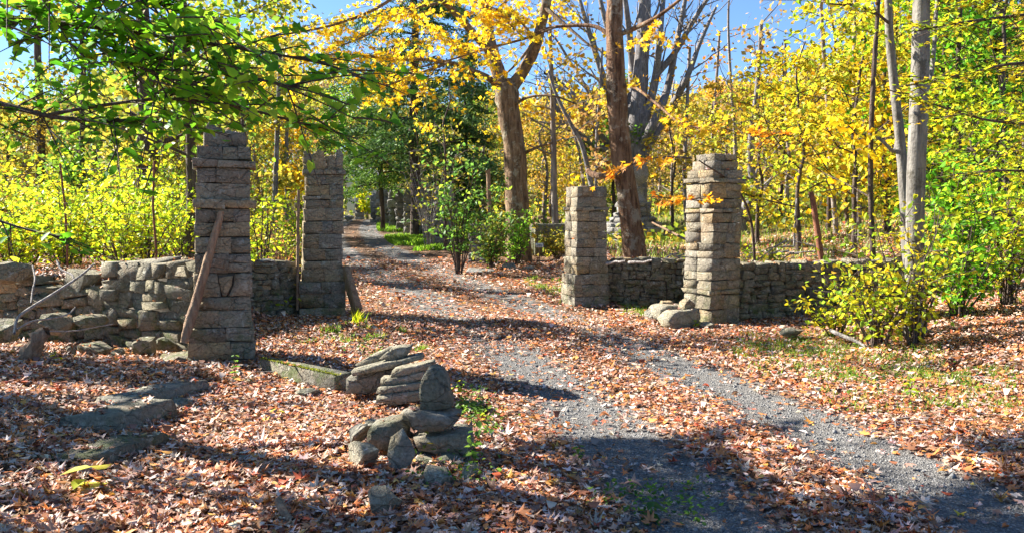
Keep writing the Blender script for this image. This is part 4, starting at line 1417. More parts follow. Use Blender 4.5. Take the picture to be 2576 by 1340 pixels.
for L, d, bark, lab, nb, pal in SINGLES:
    pts = [(x, y, d, r) for x, y, r in L]
    P_, R_ = pxpath(pts, 20)
    gx_, gy_ = P_[0][0], P_[0][1]
    z0 = th(gx_, gy_)
    if P_[0][2] > z0:      # carry the foot of the trunk down to the ground
        k = np.linspace(1, 0, 5)[:-1, None]
        foot = P_[0] + (np.array([gx_, gy_, z0 - .1]) - P_[0]) * k
        P_ = np.vstack([foot, P_]); R_ = np.concatenate([np.full(4, R_[0] * 1.15), R_])
    root = thing('slim_tree', (gx_, gy_, z0), lab, 'tree', 'trees standing in the wood')
    T = Tubes(); o_ = np.array(root.location)
    T.add(P_ - o_, R_, 8, .04, rng)
    A = []
    for k in range(nb):
        i = rng.integers(len(P_) // 3, len(P_))
        a = rng.uniform(0, 6.28); el = rng.uniform(.1, .9)
        L2 = rng.uniform(.5, 1.6) * (1 + d / 40)
        q = np.linspace(0, 1, 6)[:, None]
        br = P_[i] + np.array([math.cos(a) * math.cos(el), math.sin(a) * math.cos(el), math.sin(el)]) * L2 * q + rng.normal(0, .06, (6, 3)) * q
        T.add(br - o_, np.linspace(max(.01, R_[i] * .35), .006, 6), 5)
        A += list(br[2:] - o_)
        for _ in range(2):
            d3 = rng.normal(0, 1, 3); d3 /= np.linalg.norm(d3)
            b3 = br[3] + d3 * L2 * .45 * np.linspace(0, 1, 4)[:, None]
            T.add(b3 - o_, np.linspace(.008, .004, 4), 4); A += list(b3[1:] - o_)
    link('trunk', T.mesh('trunk', bark), root)
    link('crown', leaves('crown', clumps(np.array(A), (120 if L[0][0] < 900 else 24 if 1650 < L[0][0] < 1930 else 60) * nb, .28, rng), .1 + d * .003, pal, rng, 'card', .35), root)

# ---- the two pale beech trunks on the right
rng = np.random.default_rng(220)
DG = 10.6
gg = at(2298, 832, DG)
beech = thing('beech_tree', (gg[0], DG, th(gg[0], DG)), 'smooth pale beech trunk with scars rising from the shrub on the right', 'tree')
attach_tubes(beech, [
    [(2300, 860, DG, 34), (2299, 800, DG, 28), (2300, 700, DG, 22), (2302, 580, DG, 22), (2304, 450, DG, 22), (2310, 320, DG, 22), (2313, 230, DG, 21.5), (2316, 130, DG, 21), (2318, 0, DG, 20), (2325, -150, DG, 19), (2330, -330, DG, 14)],
    [(2318, 250, DG, 8), (2340, 200, DG + .1, 6), (2350, 120, DG + .3, 5), (2356, 20, DG + .5, 4.5), (2370, -100, DG + .6, 4)],
], M_BARK_BEECH, rng=rng, sides=14, rough=.012)
bp = [pxpath(L, 14) for L in [[(2325, -150, DG, 6), (2420, -120, DG - .6, 5), (2560, -60, DG - 1.4, 4)], [(2328, -250, DG, 6), (2200, -180, DG - .4, 4), (2060, -90, DG - .6, 3)]]]
spray(beech, [p for p, _ in bp], rng, 14, .9, 8, .085, 'yelgreen', 'oval', branch_r=[r for _, r in bp], second=1)
DG2 = 11.6
gg = at(2290, 790, DG2)
beech2 = thing('beech_tree', (gg[0], DG2, th(gg[0], DG2)), 'thinner pale trunk leaning left just behind the smooth beech', 'tree')
attach_tubes(beech2, [
    [(2290, 815, DG2, 17), (2284, 700, DG2, 15), (2280, 560, DG2, 14), (2272, 440, DG2, 13), (2262, 330, DG2, 12), (2250, 220, DG2, 11), (2238, 100, DG2, 10), (2234, 0, DG2, 9), (2225, -200, DG2, 6)],
    [(2262, 330, DG2, 6), (2250, 380, DG2 + .1, 5), (2225, 360, DG2, 4), (2205, 345, DG2, 3)],
], M_BARK_BEECH, rng=rng, sides=10)
bp = [pxpath(L, 14) for L in [[(2238, 60, DG2, 4), (2180, 20, DG2 - .5, 3), (2080, 10, DG2 - 1, 2)], [(2225, -150, DG2, 4), (2300, -60, DG2 - .5, 3), (2400, 0, DG2 - 1, 2)]]]
spray(beech2, [p for p, _ in bp], rng, 12, .9, 8, .085, 'yelgreen', 'oval', branch_r=[r for _, r in bp], second=1)

# ---- hemlocks
def hemlock(name, label, loc, h, r0, rad, n_lev, rng, lo=.1, per=26, size=.2, pal='hemlock', group='hemlocks beyond the gate', thin_top=0.0):
    root = thing(name, loc, label, 'tree', group)
    T = Tubes()
    T.add(np.stack([np.zeros(10), np.zeros(10), np.linspace(-.2, h, 10)], -1) + rng.normal(0, .03, (10, 3)), np.linspace(r0, .02, 10), 8, .04, rng)
    P, TG = [], []
    for i in range(n_lev):
        f = lo + (1 - lo) * (i + rng.uniform(0, .9)) / n_lev
        for b in range(int(rng.integers(3, 6))):
            a = rng.uniform(0, 6.28)
            L = rad * (1 - f) ** .6 * rng.uniform(.55, 1.15)
            d = np.array([math.cos(a), math.sin(a), 0])
            q = np.linspace(0, 1, 7)[:, None]
            br = np.array([0, 0, h * f]) + d * L * q + np.array([0, 0, 1]) * (.18 * L * q - .42 * L * q ** 2)
            T.add(br, np.linspace(.035, .006, 7), 4)
            k = int(per * L / rad * (1.0 if f < .55 else 1 - thin_top)) + 2
            s = rng.uniform(.12, 1, k)
            c = np.array([0, 0, h * f]) + d * L * s[:, None] + np.array([0, 0, 1]) * (.18 * L * s - .42 * L * s ** 2)[:, None]
            side = np.cross(d, (0, 0, 1))
            wdt = rng.normal(0, .17, k) * L * (1.1 - s)
            c = c + side * wdt[:, None] + np.array([0, 0, -1]) * (np.abs(wdt) * .35 + rng.uniform(0, .12, k))[:, None]
            P += list(c); TG += list(d * .7 + side * np.sign(wdt)[:, None] * .7)
    P = np.array(P); TG = np.array(TG)
    # each spray is a little fan of needles cards
    n = len(P)
    rep = 7
    PP = np.repeat(P, rep, 0) + rng.normal(0, size * .6, (n * rep, 3)) * np.array([1, 1, .5])
    TT = np.repeat(TG, rep, 0)
    nb = np.cross(TT, (0, 0, 1))
    link('trunk', T.mesh('trunk', M_BARK_DARK), root)
    link('crown', leaves('crown', PP, size, pal, rng, 'needle', .55, M_NEEDLE, tang=nb), root)
    return root


rng = np.random.default_rng(230)
def gpt(px, d): x = at(px, 545, d)[0]; return (x, d, th(x, d) - .05)


hemlock('hemlock', 'tall dark hemlock with a straight black trunk left of the forked maple', gpt(1045, 34), 19, .24, 4.4, 44, rng, .17, 46, .24, thin_top=.5)
hemlock('hemlock', 'young dense hemlock just behind the forked maple trunk', gpt(1172, 37), 8.6, .12, 2.9, 30, rng, .10, 32, .23)
hemlock('hemlock', 'broad drooping hemlock between the jagged pillar and the black trunk', gpt(962, 38), 7.8, .12, 3.0, 24, rng, .26, 28, .24, pal=[((.14, .28, .05), 3), ((.26, .40, .05), 3), ((.09, .2, .05), 2)])
hemlock('hemlock', 'dark hemlock in the wood at the right behind the bright green bush', gpt(2455, 20), 9, .14, 2.6, 26, rng, .1, 30, .15)
hemlock('hemlock', 'hemlock farther back between the pale beech and the right edge', gpt(2390, 25), 10, .14, 2.4, 26, rng, .1, 28, .17)


# ---- the green tree that hangs over the picture from the left
rng = np.random.default_rng(240)
gt = thing('beech_tree', (-8.6, 8.6, th(-8.6, 8.6)), 'leafy green beech whose long boughs hang over the left pillars from outside the left edge', 'tree')
T, A = grow(rng, 10.5, .24, .28, 3.4, 12, 5, .35)
# limbs that carry the overhanging boughs out from the trunk
bps = [pxpath(L, 20) for L in [
    [(-900, -150, 7.4, 14), (-420, -20, 6.2, 10), (0, 42, 5.3, 7), (180, 62, 5.1, 6), (400, 92, 5.0, 5), (640, 128, 5.1, 4), (800, 158, 5.2, 3), (905, 190, 5.3, 2)],
    [(-900, 60, 7.2, 12), (-420, 180, 6.0, 9), (-40, 252, 5.3, 7), (120, 292, 5.2, 6), (260, 305, 5.2, 5), (300, 300, 5.2, 4)],
    [(120, 290, 5.2, 5), (230, 270, 5.1, 4.5), (400, 250, 5.1, 4), (560, 262, 5.1, 3.5), (720, 300, 5.2, 3), (900, 350, 5.3, 2)],
    [(-420, -120, 5.6, 8), (-60, -60, 4.9, 6), (200, -30, 4.7, 5), (420, 10, 4.7, 4), (560, 60, 4.8, 2.5)],
    [(400, 92, 5.0, 4), (560, 170, 4.9, 3), (700, 210, 5.0, 2), (780, 222, 5.1, 1.4)],
    [(180, 62, 5.1, 4), (330, 160, 5.0, 3), (480, 210, 5.0, 2)],
    [(-420, 400, 6.4, 6), (-100, 520, 6.0, 4), (60, 575, 5.9, 3), (180, 600, 5.8, 2)],
]]
for P_, R_ in bps: T.add(P_ - np.array(gt.location), R_, 7, .03, rng)
link('trunk', T.mesh('trunk', M_BARK_DARK), gt)
A = A[A[:, 0] < 2.4]
cr = clumps(A, 3000, .35, rng)
cr = cr[cr[:, 0] < 2.6]
# unseen crown shaped for the light: leaves cut where sun must reach the ground
def open_to_sun(P):
    k = P[:, 2] / TO_SUN.z
    gx_, gy_ = P[:, 0] - TO_SUN.x * k, P[:, 1] - TO_SUN.y * k
    line = np.interp(gx_, [-2.75, -2.5, -1.7, -.92, -.7, -.1, .62, 1.3, 2.3, 3.2, 4.6], [30, 5.6, 4.95, 4.6, 5.3, 5.4, 6.2, 6.0, 6.8, 6.5, 5.6])
    patch = (np.abs(gx_ + 3.1) < .35) & (np.abs(gy_ - 6.6) < .45)
    boughs = (gx_ > -.3) & (gy_ > 1.2) & (gy_ < 3.2)      # sun reaches the low boughs
    return ((gy_ > line) & (gx_ > -2.75)) | patch | boughs
n_ = 34000  # extra crown leaves added out of view along the sun's rays, shading the foreground
q_ = np.stack([rng.uniform(-6, 5.2, n_), rng.uniform(3.2, 8.5, n_), np.zeros(n_)], -1)
zz_ = rng.uniform(4.7, 8.0, n_)
q_ = q_ + np.array(TO_SUN)[None] * (zz_ / TO_SUN.z)[:, None]
gq_ = q_ - np.array(TO_SUN)[None] * (zz_ / TO_SUN.z)[:, None]
q_ = q_[(vnoise(gq_[:, 0], gq_[:, 1], .75, 31) + vnoise(gq_[:, 0], gq_[:, 1], .3, 32) * .7 > -.10 + .12 * (gq_[:, 0] > -2.75)) & (np.hypot(q_[:, 0] + 8.0, q_[:, 1] - 8.0) < 7.6)]
cr = np.concatenate([cr, q_ - np.array(gt.location)])
cr = cr[~open_to_sun(cr + np.array(gt.location))]
link('crown', leaves('crown', cr, .13, 'green', rng, 'oval', .6, curl=.2), gt)
vis = [p for p, _ in bps]
spray(gt, [vis[0][7:], vis[2][4:], vis[3][6:], vis[4], vis[5], vis[1][10:]], rng, 14, .6, 5, .088, 'green', 'oval', flat=.4, droop=.12, sig=.02, up=.6, indiv=290, hang=.35, second=1)
spray(gt, [vis[0][4:12], vis[3][5:16], vis[5], vis[3][4:14], vis[0][5:10]], rng, 17, .6, 5, .088, 'green', 'oval', flat=.5, droop=.1, sig=.03, up=.6, hang=.3, second=1, name='foliage')
spray(gt, [vis[1][8:], vis[6][4:]], rng, 8, .4, 3, .09, 'green', 'oval', flat=.5, droop=.15, sig=.02, up=.6, hang=.3, name='foliage')


# ---- layered sprays reaching in from the right edge
rng = np.random.default_rng(250)
rt = thing('maple_tree', (7.9, 9.4, th(7.9, 9.4)), 'maple with layered yellow-green sprays reaching in from the right edge', 'tree')
attach_tubes(rt, [[(3100, 900, 9.4, 24), (3090, 600, 9.4, 20), (3080, 200, 9.4, 17), (3070, -300, 9.4, 11)]], M_BARK_DARK, rng=rng)
rp = [pxpath(L, 16) for L in [
    [(3080, 60, 9.4, 6), (2760, 20, 8.8, 5), (2560, 40, 8.4, 4), (2400, 60, 8.2, 3), (2300, 80, 8.2, 2)],
    [(3080, 200, 9.4, 6), (2760, 170, 8.8, 5), (2560, 160, 8.4, 4), (2420, 190, 8.2, 3), (2260, 220, 8.2, 2)],
    [(3080, 420, 9.4, 6), (2760, 330, 8.8, 5), (2570, 312, 8.5, 3.5), (2470, 300, 8.4, 3), (2340, 260, 8.3, 2), (2230, 225, 8.3, 1.5)],
    [(3080, 420, 9.4, 6), (2780, 440, 8.9, 4), (2600, 430, 8.6, 3), (2480, 430, 8.5, 2)],
    [(3080, 0, 9.4, 6), (2760, -60, 8.8, 5), (2560, -40, 8.4, 4), (2440, -10, 8.2, 3)],
]]
spray(rt, [p for p, _ in rp], rng, 15, .62, 9, .07, 'yelgreen', 'star', flat=.25, droop=.1, sig=.04, up=.75, indiv=0, hang=.2, branch_r=[r for _, r in rp], second=1)
rt2 = [pxpath(L, 12)[0] for L in [[(2900, 250, 10.5, 4), (2620, 260, 10, 3), (2440, 290, 9.8, 2)], [(2900, 420, 10.5, 4), (2640, 380, 10, 3), (2400, 380, 9.8, 2)], [(2900, 520, 10.5, 4), (2640, 520, 10, 3), (2450, 540, 9.8, 2)]]]
spray(rt, rt2, rng, 18, .7, 8, .075, 'lime', 'star', flat=.4, droop=.1, sig=.05, up=.5, second=1)

# ---- young maples with yellow leaves beyond the right-hand wall
rng = np.random.default_rng(260)
for px, d, h, pal, nl, sp, lab in [
    (1905, 21.5, 4.2, 'yl', 1300, 1.6, 'young yellow maple rising just right of the sunlit pillar'),
    (2010, 18.5, 4.6, 'yl', 2300, 1.9, 'broad young yellow maple above the rusty post'),
    (2085, 22, 6.5, 'yelgreen', 2300, 1.9, 'yellow-green young maple behind the rusty post'),
    (2150, 17.5, 5.0, 'yl', 2300, 1.7, 'bright yellow young maple left of the dark slender tree'),
    (2235, 20, 6.0, 'yelgreen', 2200, 1.9, 'young maple between the dark slender tree and the pale beech'),
    (1965, 28, 5.8, 'w_gold', 1300, 2.0, 'golden young maple far back between the sunlit pillar and the rusty post'),
    (2370, 17.0, 5.6, 'lime', 2400, 2.0, 'bright green young maple right of the pale beech trunk'),
    (2520, 15.5, 5.6, 'green', 2400, 2.0, 'leafy green young maple filling the right edge'),
    (1690, 30, 4.6, 'w_yellow', 1000, 1.8, 'golden young maple between the peeling tree and the sunlit pillar'),
    (1790, 31, 5.2, 'w_gold', 1000, 1.8, 'tawny young maple behind the crown of the sunlit pillar'),
    (2460, 13.5, 3.2, 'lime', 1500, 1.3, 'low bright green maple sapling on the bank at the right'),
    (1120, 27, 5.4, 'olive', 350, 1.4, 'sparse twiggy sapling before the dark hemlock'),
]:
    make_tree('young_maple', lab, 'tree', gpt(px, d), rng, M_BARK_DARK, pal, int(nl * .68), .075 + d * .0025, 'star' if d < 19 else 'card', .22, 'young maples in the wood', .5, height=h, r0=.045 + h * .003, lo=.16, spread=sp, n_limbs=13, subs=4, rise=.35, flatten=.35, wob=.1)

# ---- shrubs
rng = np.random.default_rng(270)


def shrub(label, loc, rng, h, w, pal, n, size, stems=9, shape='oval', name='shrub', cat='shrub', group=None, up=.5, bark=None, lo=.15, sig=.09):
    root = thing(name, loc, label, cat, group)
    T = Tubes(); A = []
    for i in range(stems):
        a = rng.uniform(0, 6.28); r = w * rng.uniform(.15, 1)
        e = np.array([math.cos(a) * r, math.sin(a) * r, h * rng.uniform(.6, 1.05)])
        b = np.array([math.cos(a), math.sin(a), 0]) * w * .12 * rng.random()
        q = np.linspace(0, 1, 7)[:, None]
        p = b + (e - b) * q + np.array([math.cos(a), math.sin(a), 0]) * (q ** 2 - q) * w * .4 + rng.normal(0, .03, (7, 3)) * q
        T.add(p, np.linspace(.012 + h * .003, .004, 7), 5)
        A += [p[j] for j in range(7) if j / 6 >= lo]
        for _ in range(5):
            j = rng.integers(2, 7)
            d = rng.normal(0, 1, 3); d[2] = abs(d[2]) * .5; d /= np.linalg.norm(d)
            t = p[j] + d * rng.uniform(.2, .5) * w * np.linspace(0, 1, 4)[:, None]
            T.add(t, np.linspace(.006, .003, 4), 4); A += list(t[1:]) * 2
    link('stem', T.mesh('stem', bark or M_BARK_DARK), root)
    P = clumps(np.array(A), n, sig, rng, .7)
    P = P[P[:, 2] > .03]
    link('foliage', leaves('foliage', P, size, pal, rng, shape, up, curl=.3), root)
    return root


shrub('yellow-green leafy shrub spilling round the foot of the pale beech', gpt(2215, 10.1), rng, 1.3, 1.0, [((.5, .6, .03), 3), ((.66, .6, .04), 3), ((.7, .48, .04), 1), ((.25, .42, .04), 2)], 800, .078, 17, sig=.15)
shrub('shrub of yellow and green leaves directly in front of the pale beech trunk', gpt(2310, 9.9), rng, 1.55, .75, 'yelgreen', 520, .078, 13, sig=.16)
shrub('low yellow shrub at the end of the right-hand wall', gpt(2105, 10.9), rng, .75, .5, 'yelgreen', 330, .075, 10)
shrub('green shrub on the bank right of the pale beech', gpt(2420, 11.2), rng, 1.5, .9, 'green', 900, .085, 14)
shrub('dark green bush above the bank near the right edge', gpt(2400, 13.2), rng, 2.4, 1.2, 'green', 1300, .12, 14)
shrub('bright green shrub against the right edge', gpt(2540, 11.5), rng, 2.0, .9, 'lime', 900, .085, 14)
shrub('tall leggy shrub with a reddish foot before the ruined post', gpt(1152, 20.5), rng, 3.0, 1.0, [((.13, .28, .05), 3), ((.3, .42, .05), 2), ((.08, .17, .04), 2)], 900, .12, 16, lo=.3)
shrub('green shrub hiding the broken stone post', gpt(1235, 21.6), rng, 1.5, .8, [((.13, .28, .05), 3), ((.3, .36, .05), 2), ((.2, .2, .05), 2)], 800, .11, 12)
shrub('bright green shrub at the foot of the forked maple', gpt(1300, 22.6), rng, 1.3, .7, [((.16, .36, .03), 3), ((.3, .45, .05), 2)], 650, .10, 12)
shrub('olive shrub in front of the mossy trough', gpt(1400, 24.0), rng, .9, .9, 'olive', 450, .1, 10)
shrub('bare tangled shrub before the black hemlock trunk', gpt(1080, 29), rng, 3.2, 1.3, 'olive', 160, .12, 22, bark=M_TWIG)
shrub('small lime green plant clump behind the wall by the sunlit pillar', gpt(1905, 15.4), rng, .6, .35, 'lime', 200, .07, 7)
shrub('lime green plant clump left of the rusty post', gpt(1945, 16.4), rng, .5, .4, 'lime', 160, .07, 7)
shrub('reddish brown brush between the two left pillars', gpt(700, 15.2), rng, 1.5, .7, [((.36, .16, .06), 3), ((.5, .3, .08), 2), ((.5, .5, .06), 1)], 420, .06, 24, bark=M_DEADWOOD)
shrub('lime green sapling just right of the tallest pillar', gpt(655, 13.4), rng, 2.0, .3, 'lime', 170, .1, 6)
shrub('yellow-leaved sprout on the short wall between the left pillars', gpt(700, 13.6), rng, .5, .4, 'lime', 110, .09, 7)
shrub('small yellow bush on the far grassy bank before the jagged wall', gpt(968, 43), rng, 1.0, .8, 'lime', 300, .14, 8)
shrub('green bush at the far crest of the road', gpt(925, 50), rng, 2.2, 1.3, 'lime', 500, .2, 8)
# the sunlit thicket behind the left wall: a few shapes, copied and turned
base_pts = []
protos = []
for k, (h, w, pal) in enumerate([(1.05, .9, 'lime'), (1.5, 1.0, 'lime'), (1.0, .9, [((.35, .42, .04), 3), ((.55, .40, .05), 2), ((.5, .24, .06), 1), ((.16, .26, .04), 2)]), (1.2, .95, [((.6, .62, .03), 3), ((.8, .62, .03), 2), ((.2, .32, .03), 2)])]):
    protos.append(shrub('sunlit yellow-green shrub in the thicket behind the left wall and its wire fence', (0, 0, 0), rng, h, w, pal, 720, .085, 13, group='shrubs of the sunlit thicket', sig=.13))
SIZE = ['middling', 'tall', 'low', 'yellowest']
used = set()
spots = []
for d in (12.6, 14.2, 16.4, 19.0, 22.5):
    for px in np.arange(-60, 520, 95 * 13 / d + 18):
        spots.append((px + rng.normal(0, 22), d + rng.normal(0, .5)))
for d in (18, 22):
    for px in (560, 650, 735): spots.append((px + rng.normal(0, 12), d))
for i, (px, d) in enumerate(spots):
    k = int(rng.integers(4))
    loc = gpt(px, d); s = rng.uniform(.7, 1.2) * (1 if d < 18 else 1.2)
    lab_ = SIZE[k] + ' sunlit shrub in the ' + ('front' if d < 13.5 else 'second' if d < 15.4 else 'middle' if d < 18 else 'rear') + ' of the thicket ' + (
        'at the left edge' if px < 90 else 'behind the collapsed wall' if px < 260 else 'behind the wire fence' if px < 470 else 'right of the tallest pillar')
    protos[k]['label'] = protos[k]['label'] if k in used else lab_
    if k not in used:
        protos[k].location = loc; protos[k].rotation_euler = (0, 0, rng.uniform(0, 6.28)); protos[k].scale = (s, s, s); used.add(k)
    else:
        copy_tree(protos[k], loc, rng.uniform(0, 6.28), s, lab_)

# ---- the wood behind
rng = np.random.default_rng(280)
kinds = [('w_yellow', 2000), ('w_gold', 2200), ('w_orange', 1800), ('olive', 2200), ('yelgreen', 2000), ('brown', 700), ('w_green', 2200), ('w_gold', 1100)]
base = []
for k, (pal, n) in enumerate(kinds):
    base.append(make_tree('wood_tree', {'w_yellow': 'yellow autumn tree in the wood behind the gate', 'w_gold': 'golden autumn tree in the wood behind the gate', 'w_orange': 'orange autumn tree in the wood behind the gate', 'olive': 'olive green tree in the wood behind the gate',
                                        'yelgreen': 'yellow-green tree in the wood behind the gate', 'brown': 'half bare brown tree in the wood behind the gate', 'w_green': 'green tree in the wood behind the gate'}[pal], 'tree', (0, 0, 0), rng,
                          M_FARBARK if k % 2 else M_BARK_DARK, pal, n, .24, 'card', .5, 'trees of the wood behind', .35, height=11.0, r0=.16, lo=.14, spread=2.9, n_limbs=15, subs=4, rise=.45, wob=.25, flatten=.5))
used = set()


def top_limit(px):
    """how high the treeline stands in front of the sky"""
    return np.interp(px, [-400, 0, 250, 320, 600, 900, 1000, 1250, 1350, 1600, 1660, 1760, 1850, 1930, 2000, 2300, 3000],
                     [270, 255, 190, 90, 40, 90, 190, 200, 190, 190, 225, 210, 195, 180, 120, -20, -100])


n_w = 0
KIND = ['bright yellow tree', 'golden tree', 'orange tree', 'olive green tree', 'yellow-green tree', 'half bare brown tree', 'green tree', 'thin golden tree']
for d in (27, 31, 36, 42, 49, 57, 66, 77, 90, 105):
    step = (2.5 if d < 50 else 3.6) * F_PX / d
    for px in np.arange(-260, W_PX + 260, step):
        px = px + rng.normal(0, step * .3); dd = d * rng.uniform(.94, 1.08)
        x = at(px, 545, dd)[0]
        if abs(x - road_x(dd)) < 2.6 or (dd < 48 and -1 < x - road_x(dd) < 4.5): continue
        if d < 46 and 800 < px < 1270: continue
        if d < 35 and 1080 < px < 1900: continue
        z0 = th(x, dd)
        top = at(px, float(top_limit(px)), dd)[2]
        h = min((top - z0) * rng.uniform(.72, 1.06), rng.uniform(9, 17))
        if d < 50: h = min(h, rng.uniform(5, 13) if px > 850 else rng.uniform(8, 15))
        if h < 2.5: continue
        # keep the sun's way open to the gate and the road
        blocked = False
        for zz_ in (.35, .6, .85):
            q_ = np.array([x, dd, z0 + h * zz_]) - np.array(TO_SUN) * ((z0 + h * zz_) / TO_SUN.z)
            if -3.5 < q_[0] < 4.5 and 6.5 < q_[1] < 15.5: blocked = True
        if blocked and rng.random() < .6: continue
        if px < 900: w_ = [.25, .6, .4, 3.2, .45, 2.2, 3.8, .7]
        elif px < 1250: w_ = [1, 1, .6, 3, 2, .6, 2, 1]
        elif px < 2000: w_ = [2.2, 2.4, 1.2, 3.2, 1.6, 1.6, .8, 2]
        else: w_ = [2.5, 2, 1, 2, 2.5, .5, 1.6, 1.5]
        k = int(rng.choice(8, p=np.array(w_) / sum(w_)))
        s = h / 11.0
        sw = max(s, .55) * rng.uniform(.85, 1.2)
        place = ('by the left edge' if px < 110 else 'above the collapsed wall' if px < 260 else 'above the wire fence' if px < 370 else 'left of the slim tree' if px < 450 else 'between the two left pillars' if px < 760 else 'beyond the jagged pillar' if px < 1000 else 'behind the forked maple' if px < 1400 else
                 'behind the shortest pillar' if px < 1560 else 'behind the peeling tree' if px < 1720 else 'behind the sunlit pillar' if px < 1880 else 'behind the rusty post' if px < 2120 else
                 'around the pale beech' if px < 2350 else 'toward the right edge')
        lab_ = ('tall ' if h > 10.5 else 'low ' if h < 6 else '') + KIND[k] + (' near the front of the wood ' if d < 40 else ' midway back in the wood ' if d < 62 else ' far back in the wood ') + place
        if k not in used:
            base[k]['label'] = lab_
            base[k].location = (x, dd, z0 - .1); base[k].scale = (sw, sw, s); used.add(k)
        else:
            copy_tree(base[k], (x, dd, z0 - .1), rng.uniform(0, 6.28), (sw, sw, s), lab_)
        n_w += 1
print('wood trees', n_w)
# the far hillside, one mass of crowns
rng = np.random.default_rng(281)
P = []
for d in np.arange(112, 190, 6.0):
    for px in np.arange(-300, W_PX + 300, 3.6 * F_PX / d):
        px2 = px + rng.normal(0, 20)
        x = at(px2, 545, d)[0]; z = th(x, d)
        top = at(px2, float(np.interp(px2, [0, 300, 700, 1300, 1700, 1850, 2000, 2600], [330, 330, 300, 270, 255, 215, 235, 200])) - rng.uniform(-10, 22), d)[2]
        h = min(top - z, 16)
        if h < 2: continue
        c = np.array([x, d, z + h * .62])
        n = 95
        q = rng.normal(0, 1, (n, 3)); q /= np.linalg.norm(q, axis=1, keepdims=True)
        P.append(c + q * np.array([2.3, 2.3, h * .40]) * rng.uniform(.75, 1.0, (n, 1)))
P = np.concatenate(P)
tag(link('far_wood', leaves('far_wood', P, .85, [((.48, .34, .05), 3), ((.36, .30, .06), 3), ((.58, .36, .04), 2), ((.26, .27, .05), 2), ((.42, .24, .06), 1)], rng, 'card', .25)), kind='stuff')
# undergrowth among the trunks
rng = np.random.default_rng(282)
n = 46000
yy = 24 * (100 / 24) ** rng.random(n)
xx = rng.uniform(-.72, .72, n) * yy
k = (np.abs(xx - road_x(yy)) > 2.2) & ~((yy < 48) & (xx - road_x(yy) > -1) & (xx - road_x(yy) < 4.2)) & (vnoise(xx, yy, 3.5, 5) + vnoise(xx, yy, 1.2, 6) * .5 > -.05)
xx, yy = xx[k], yy[k]
zz = terrain(xx, yy) + np.abs(rng.normal(0, .55, len(xx))) * (.7 + vnoise(xx, yy, 5, 7))
tag(link('undergrowth', leaves('undergrowth', np.stack([xx, yy, zz], -1), .10 + yy * .0035, [((.30, .36, .04), 3), ((.5, .46, .05), 2), ((.62, .42, .04), 2), ((.18, .26, .04), 3), ((.38, .24, .08), 1)], rng, 'card', .3)), kind='stuff')


# ------------------------------------------------------------------ wire fences and posts
def fence(label, pts, h, cell, px_posts, seed, post_label=None):
    """rusty square mesh along pts (x, y), standing on the raised ground"""
    rg_ = np.random.default_rng(seed)
    root = thing('wire_fence', (pts[0][0], pts[0][1], th(*pts[0])), label, 'fence', 'wire fences')
    o = np.array(root.location)
    A = np.array(pts, float)
    seg = np.concatenate([[0], np.cumsum(np.linalg.norm(np.diff(A, axis=0), axis=1))])
    L = seg[-1]
    T = Tubes()

    def p(s, z):
        x, y = np.interp(s, seg, A[:, 0]), np.interp(s, seg, A[:, 1])
        w = .03 * math.sin(s * 2.1) + .02 * math.sin(s * 5.3 + z * 3)
        return np.array([x, y + w, th(x, y) + .05 + z + .03 * math.sin(s * 1.3)])
    for s in np.arange(0, L, cell):
        T.add(np.array([p(s + .02 * math.sin(z * 5 + s), z) for z in np.linspace(0, h, 5)]) - o, np.full(5, .0022), 3)
    for z in np.arange(0, h + .01, cell):
        T.add(np.array([p(s, z) for s in np.linspace(0, L, 14)]) - o, np.full(14, .0022), 3)
    ob = link('wire_mesh', T.mesh('wire_mesh', M_WIRE), root, kind='stuff')
    for s in px_posts:
        T = Tubes(); q = p(s, 0)
        T.add(np.array([q + (rg_.normal(0, .03), 0, z) for z in np.linspace(-.3, h + .1, 4)]) - o, np.full(4, .016), 6)
        link('post', T.mesh('post', M_RUST), root)
    return root


fence('rusty wire mesh fence above the tumbled left wall before the bright thicket', [(-6.4, 11.9), (-4.9, 11.3), (-3.75, 10.6)], 1.35, .15, (.2, 1.9), 1)
fence('rusty wire mesh fence behind the right-hand wall near the rusty post', [(3.4, 13.9), (5.0, 14.3), (7.6, 14.9)], 1.0, .15, (3.6,), 2)
P_, R_ = pxpath([(2070, 672, 14.2, 8), (2062, 620, 14.2, 8), (2052, 550, 14.25, 7.5), (2040, 483, 14.3, 7)], 10)
stick('fence_post', P_, R_, 'leaning rusty post standing behind the right-hand wall', 'post', M_RUST, 6)
P_, R_ = pxpath([(1998, 620, 17, 3), (2000, 560, 17, 3), (2005, 500, 17, 2.5)], 8)
stick('fence_post', P_, R_, 'thin grey post left of the leaning rusty post', 'post', M_TWIG, 6)
P_, R_ = pxpath([(748, 780, 13.5, 4), (749, 650, 13.5, 4), (750, 540, 13.5, 4), (751, 478, 13.5, 3.5)], 10)
stick('fence_post', P_, R_, 'thin upright stake at the left side of the jagged pillar', 'post', M_DEADWOOD, 6)
P_, R_ = pxpath([(1236, 640, 22, 4), (1234, 560, 22, 5), (1230, 500, 22, 5), (1228, 436, 22, 6), (1227, 428, 22, 8)], 12)
stick('fence_post', P_, R_, 'pale wooden post with a wider top left of the forked maple', 'post', M_DEADWOOD, 7)
P_, R_ = pxpath([(2480, 650, 12.6, 7), (2500, 610, 12.6, 7), (2522, 560, 12.7, 6), (2530, 545, 12.7, 5)], 10)
stick('log', P_, R_, 'short broken trunk leaning on the bank near the right edge', 'log', M_DEADWOOD, 8)

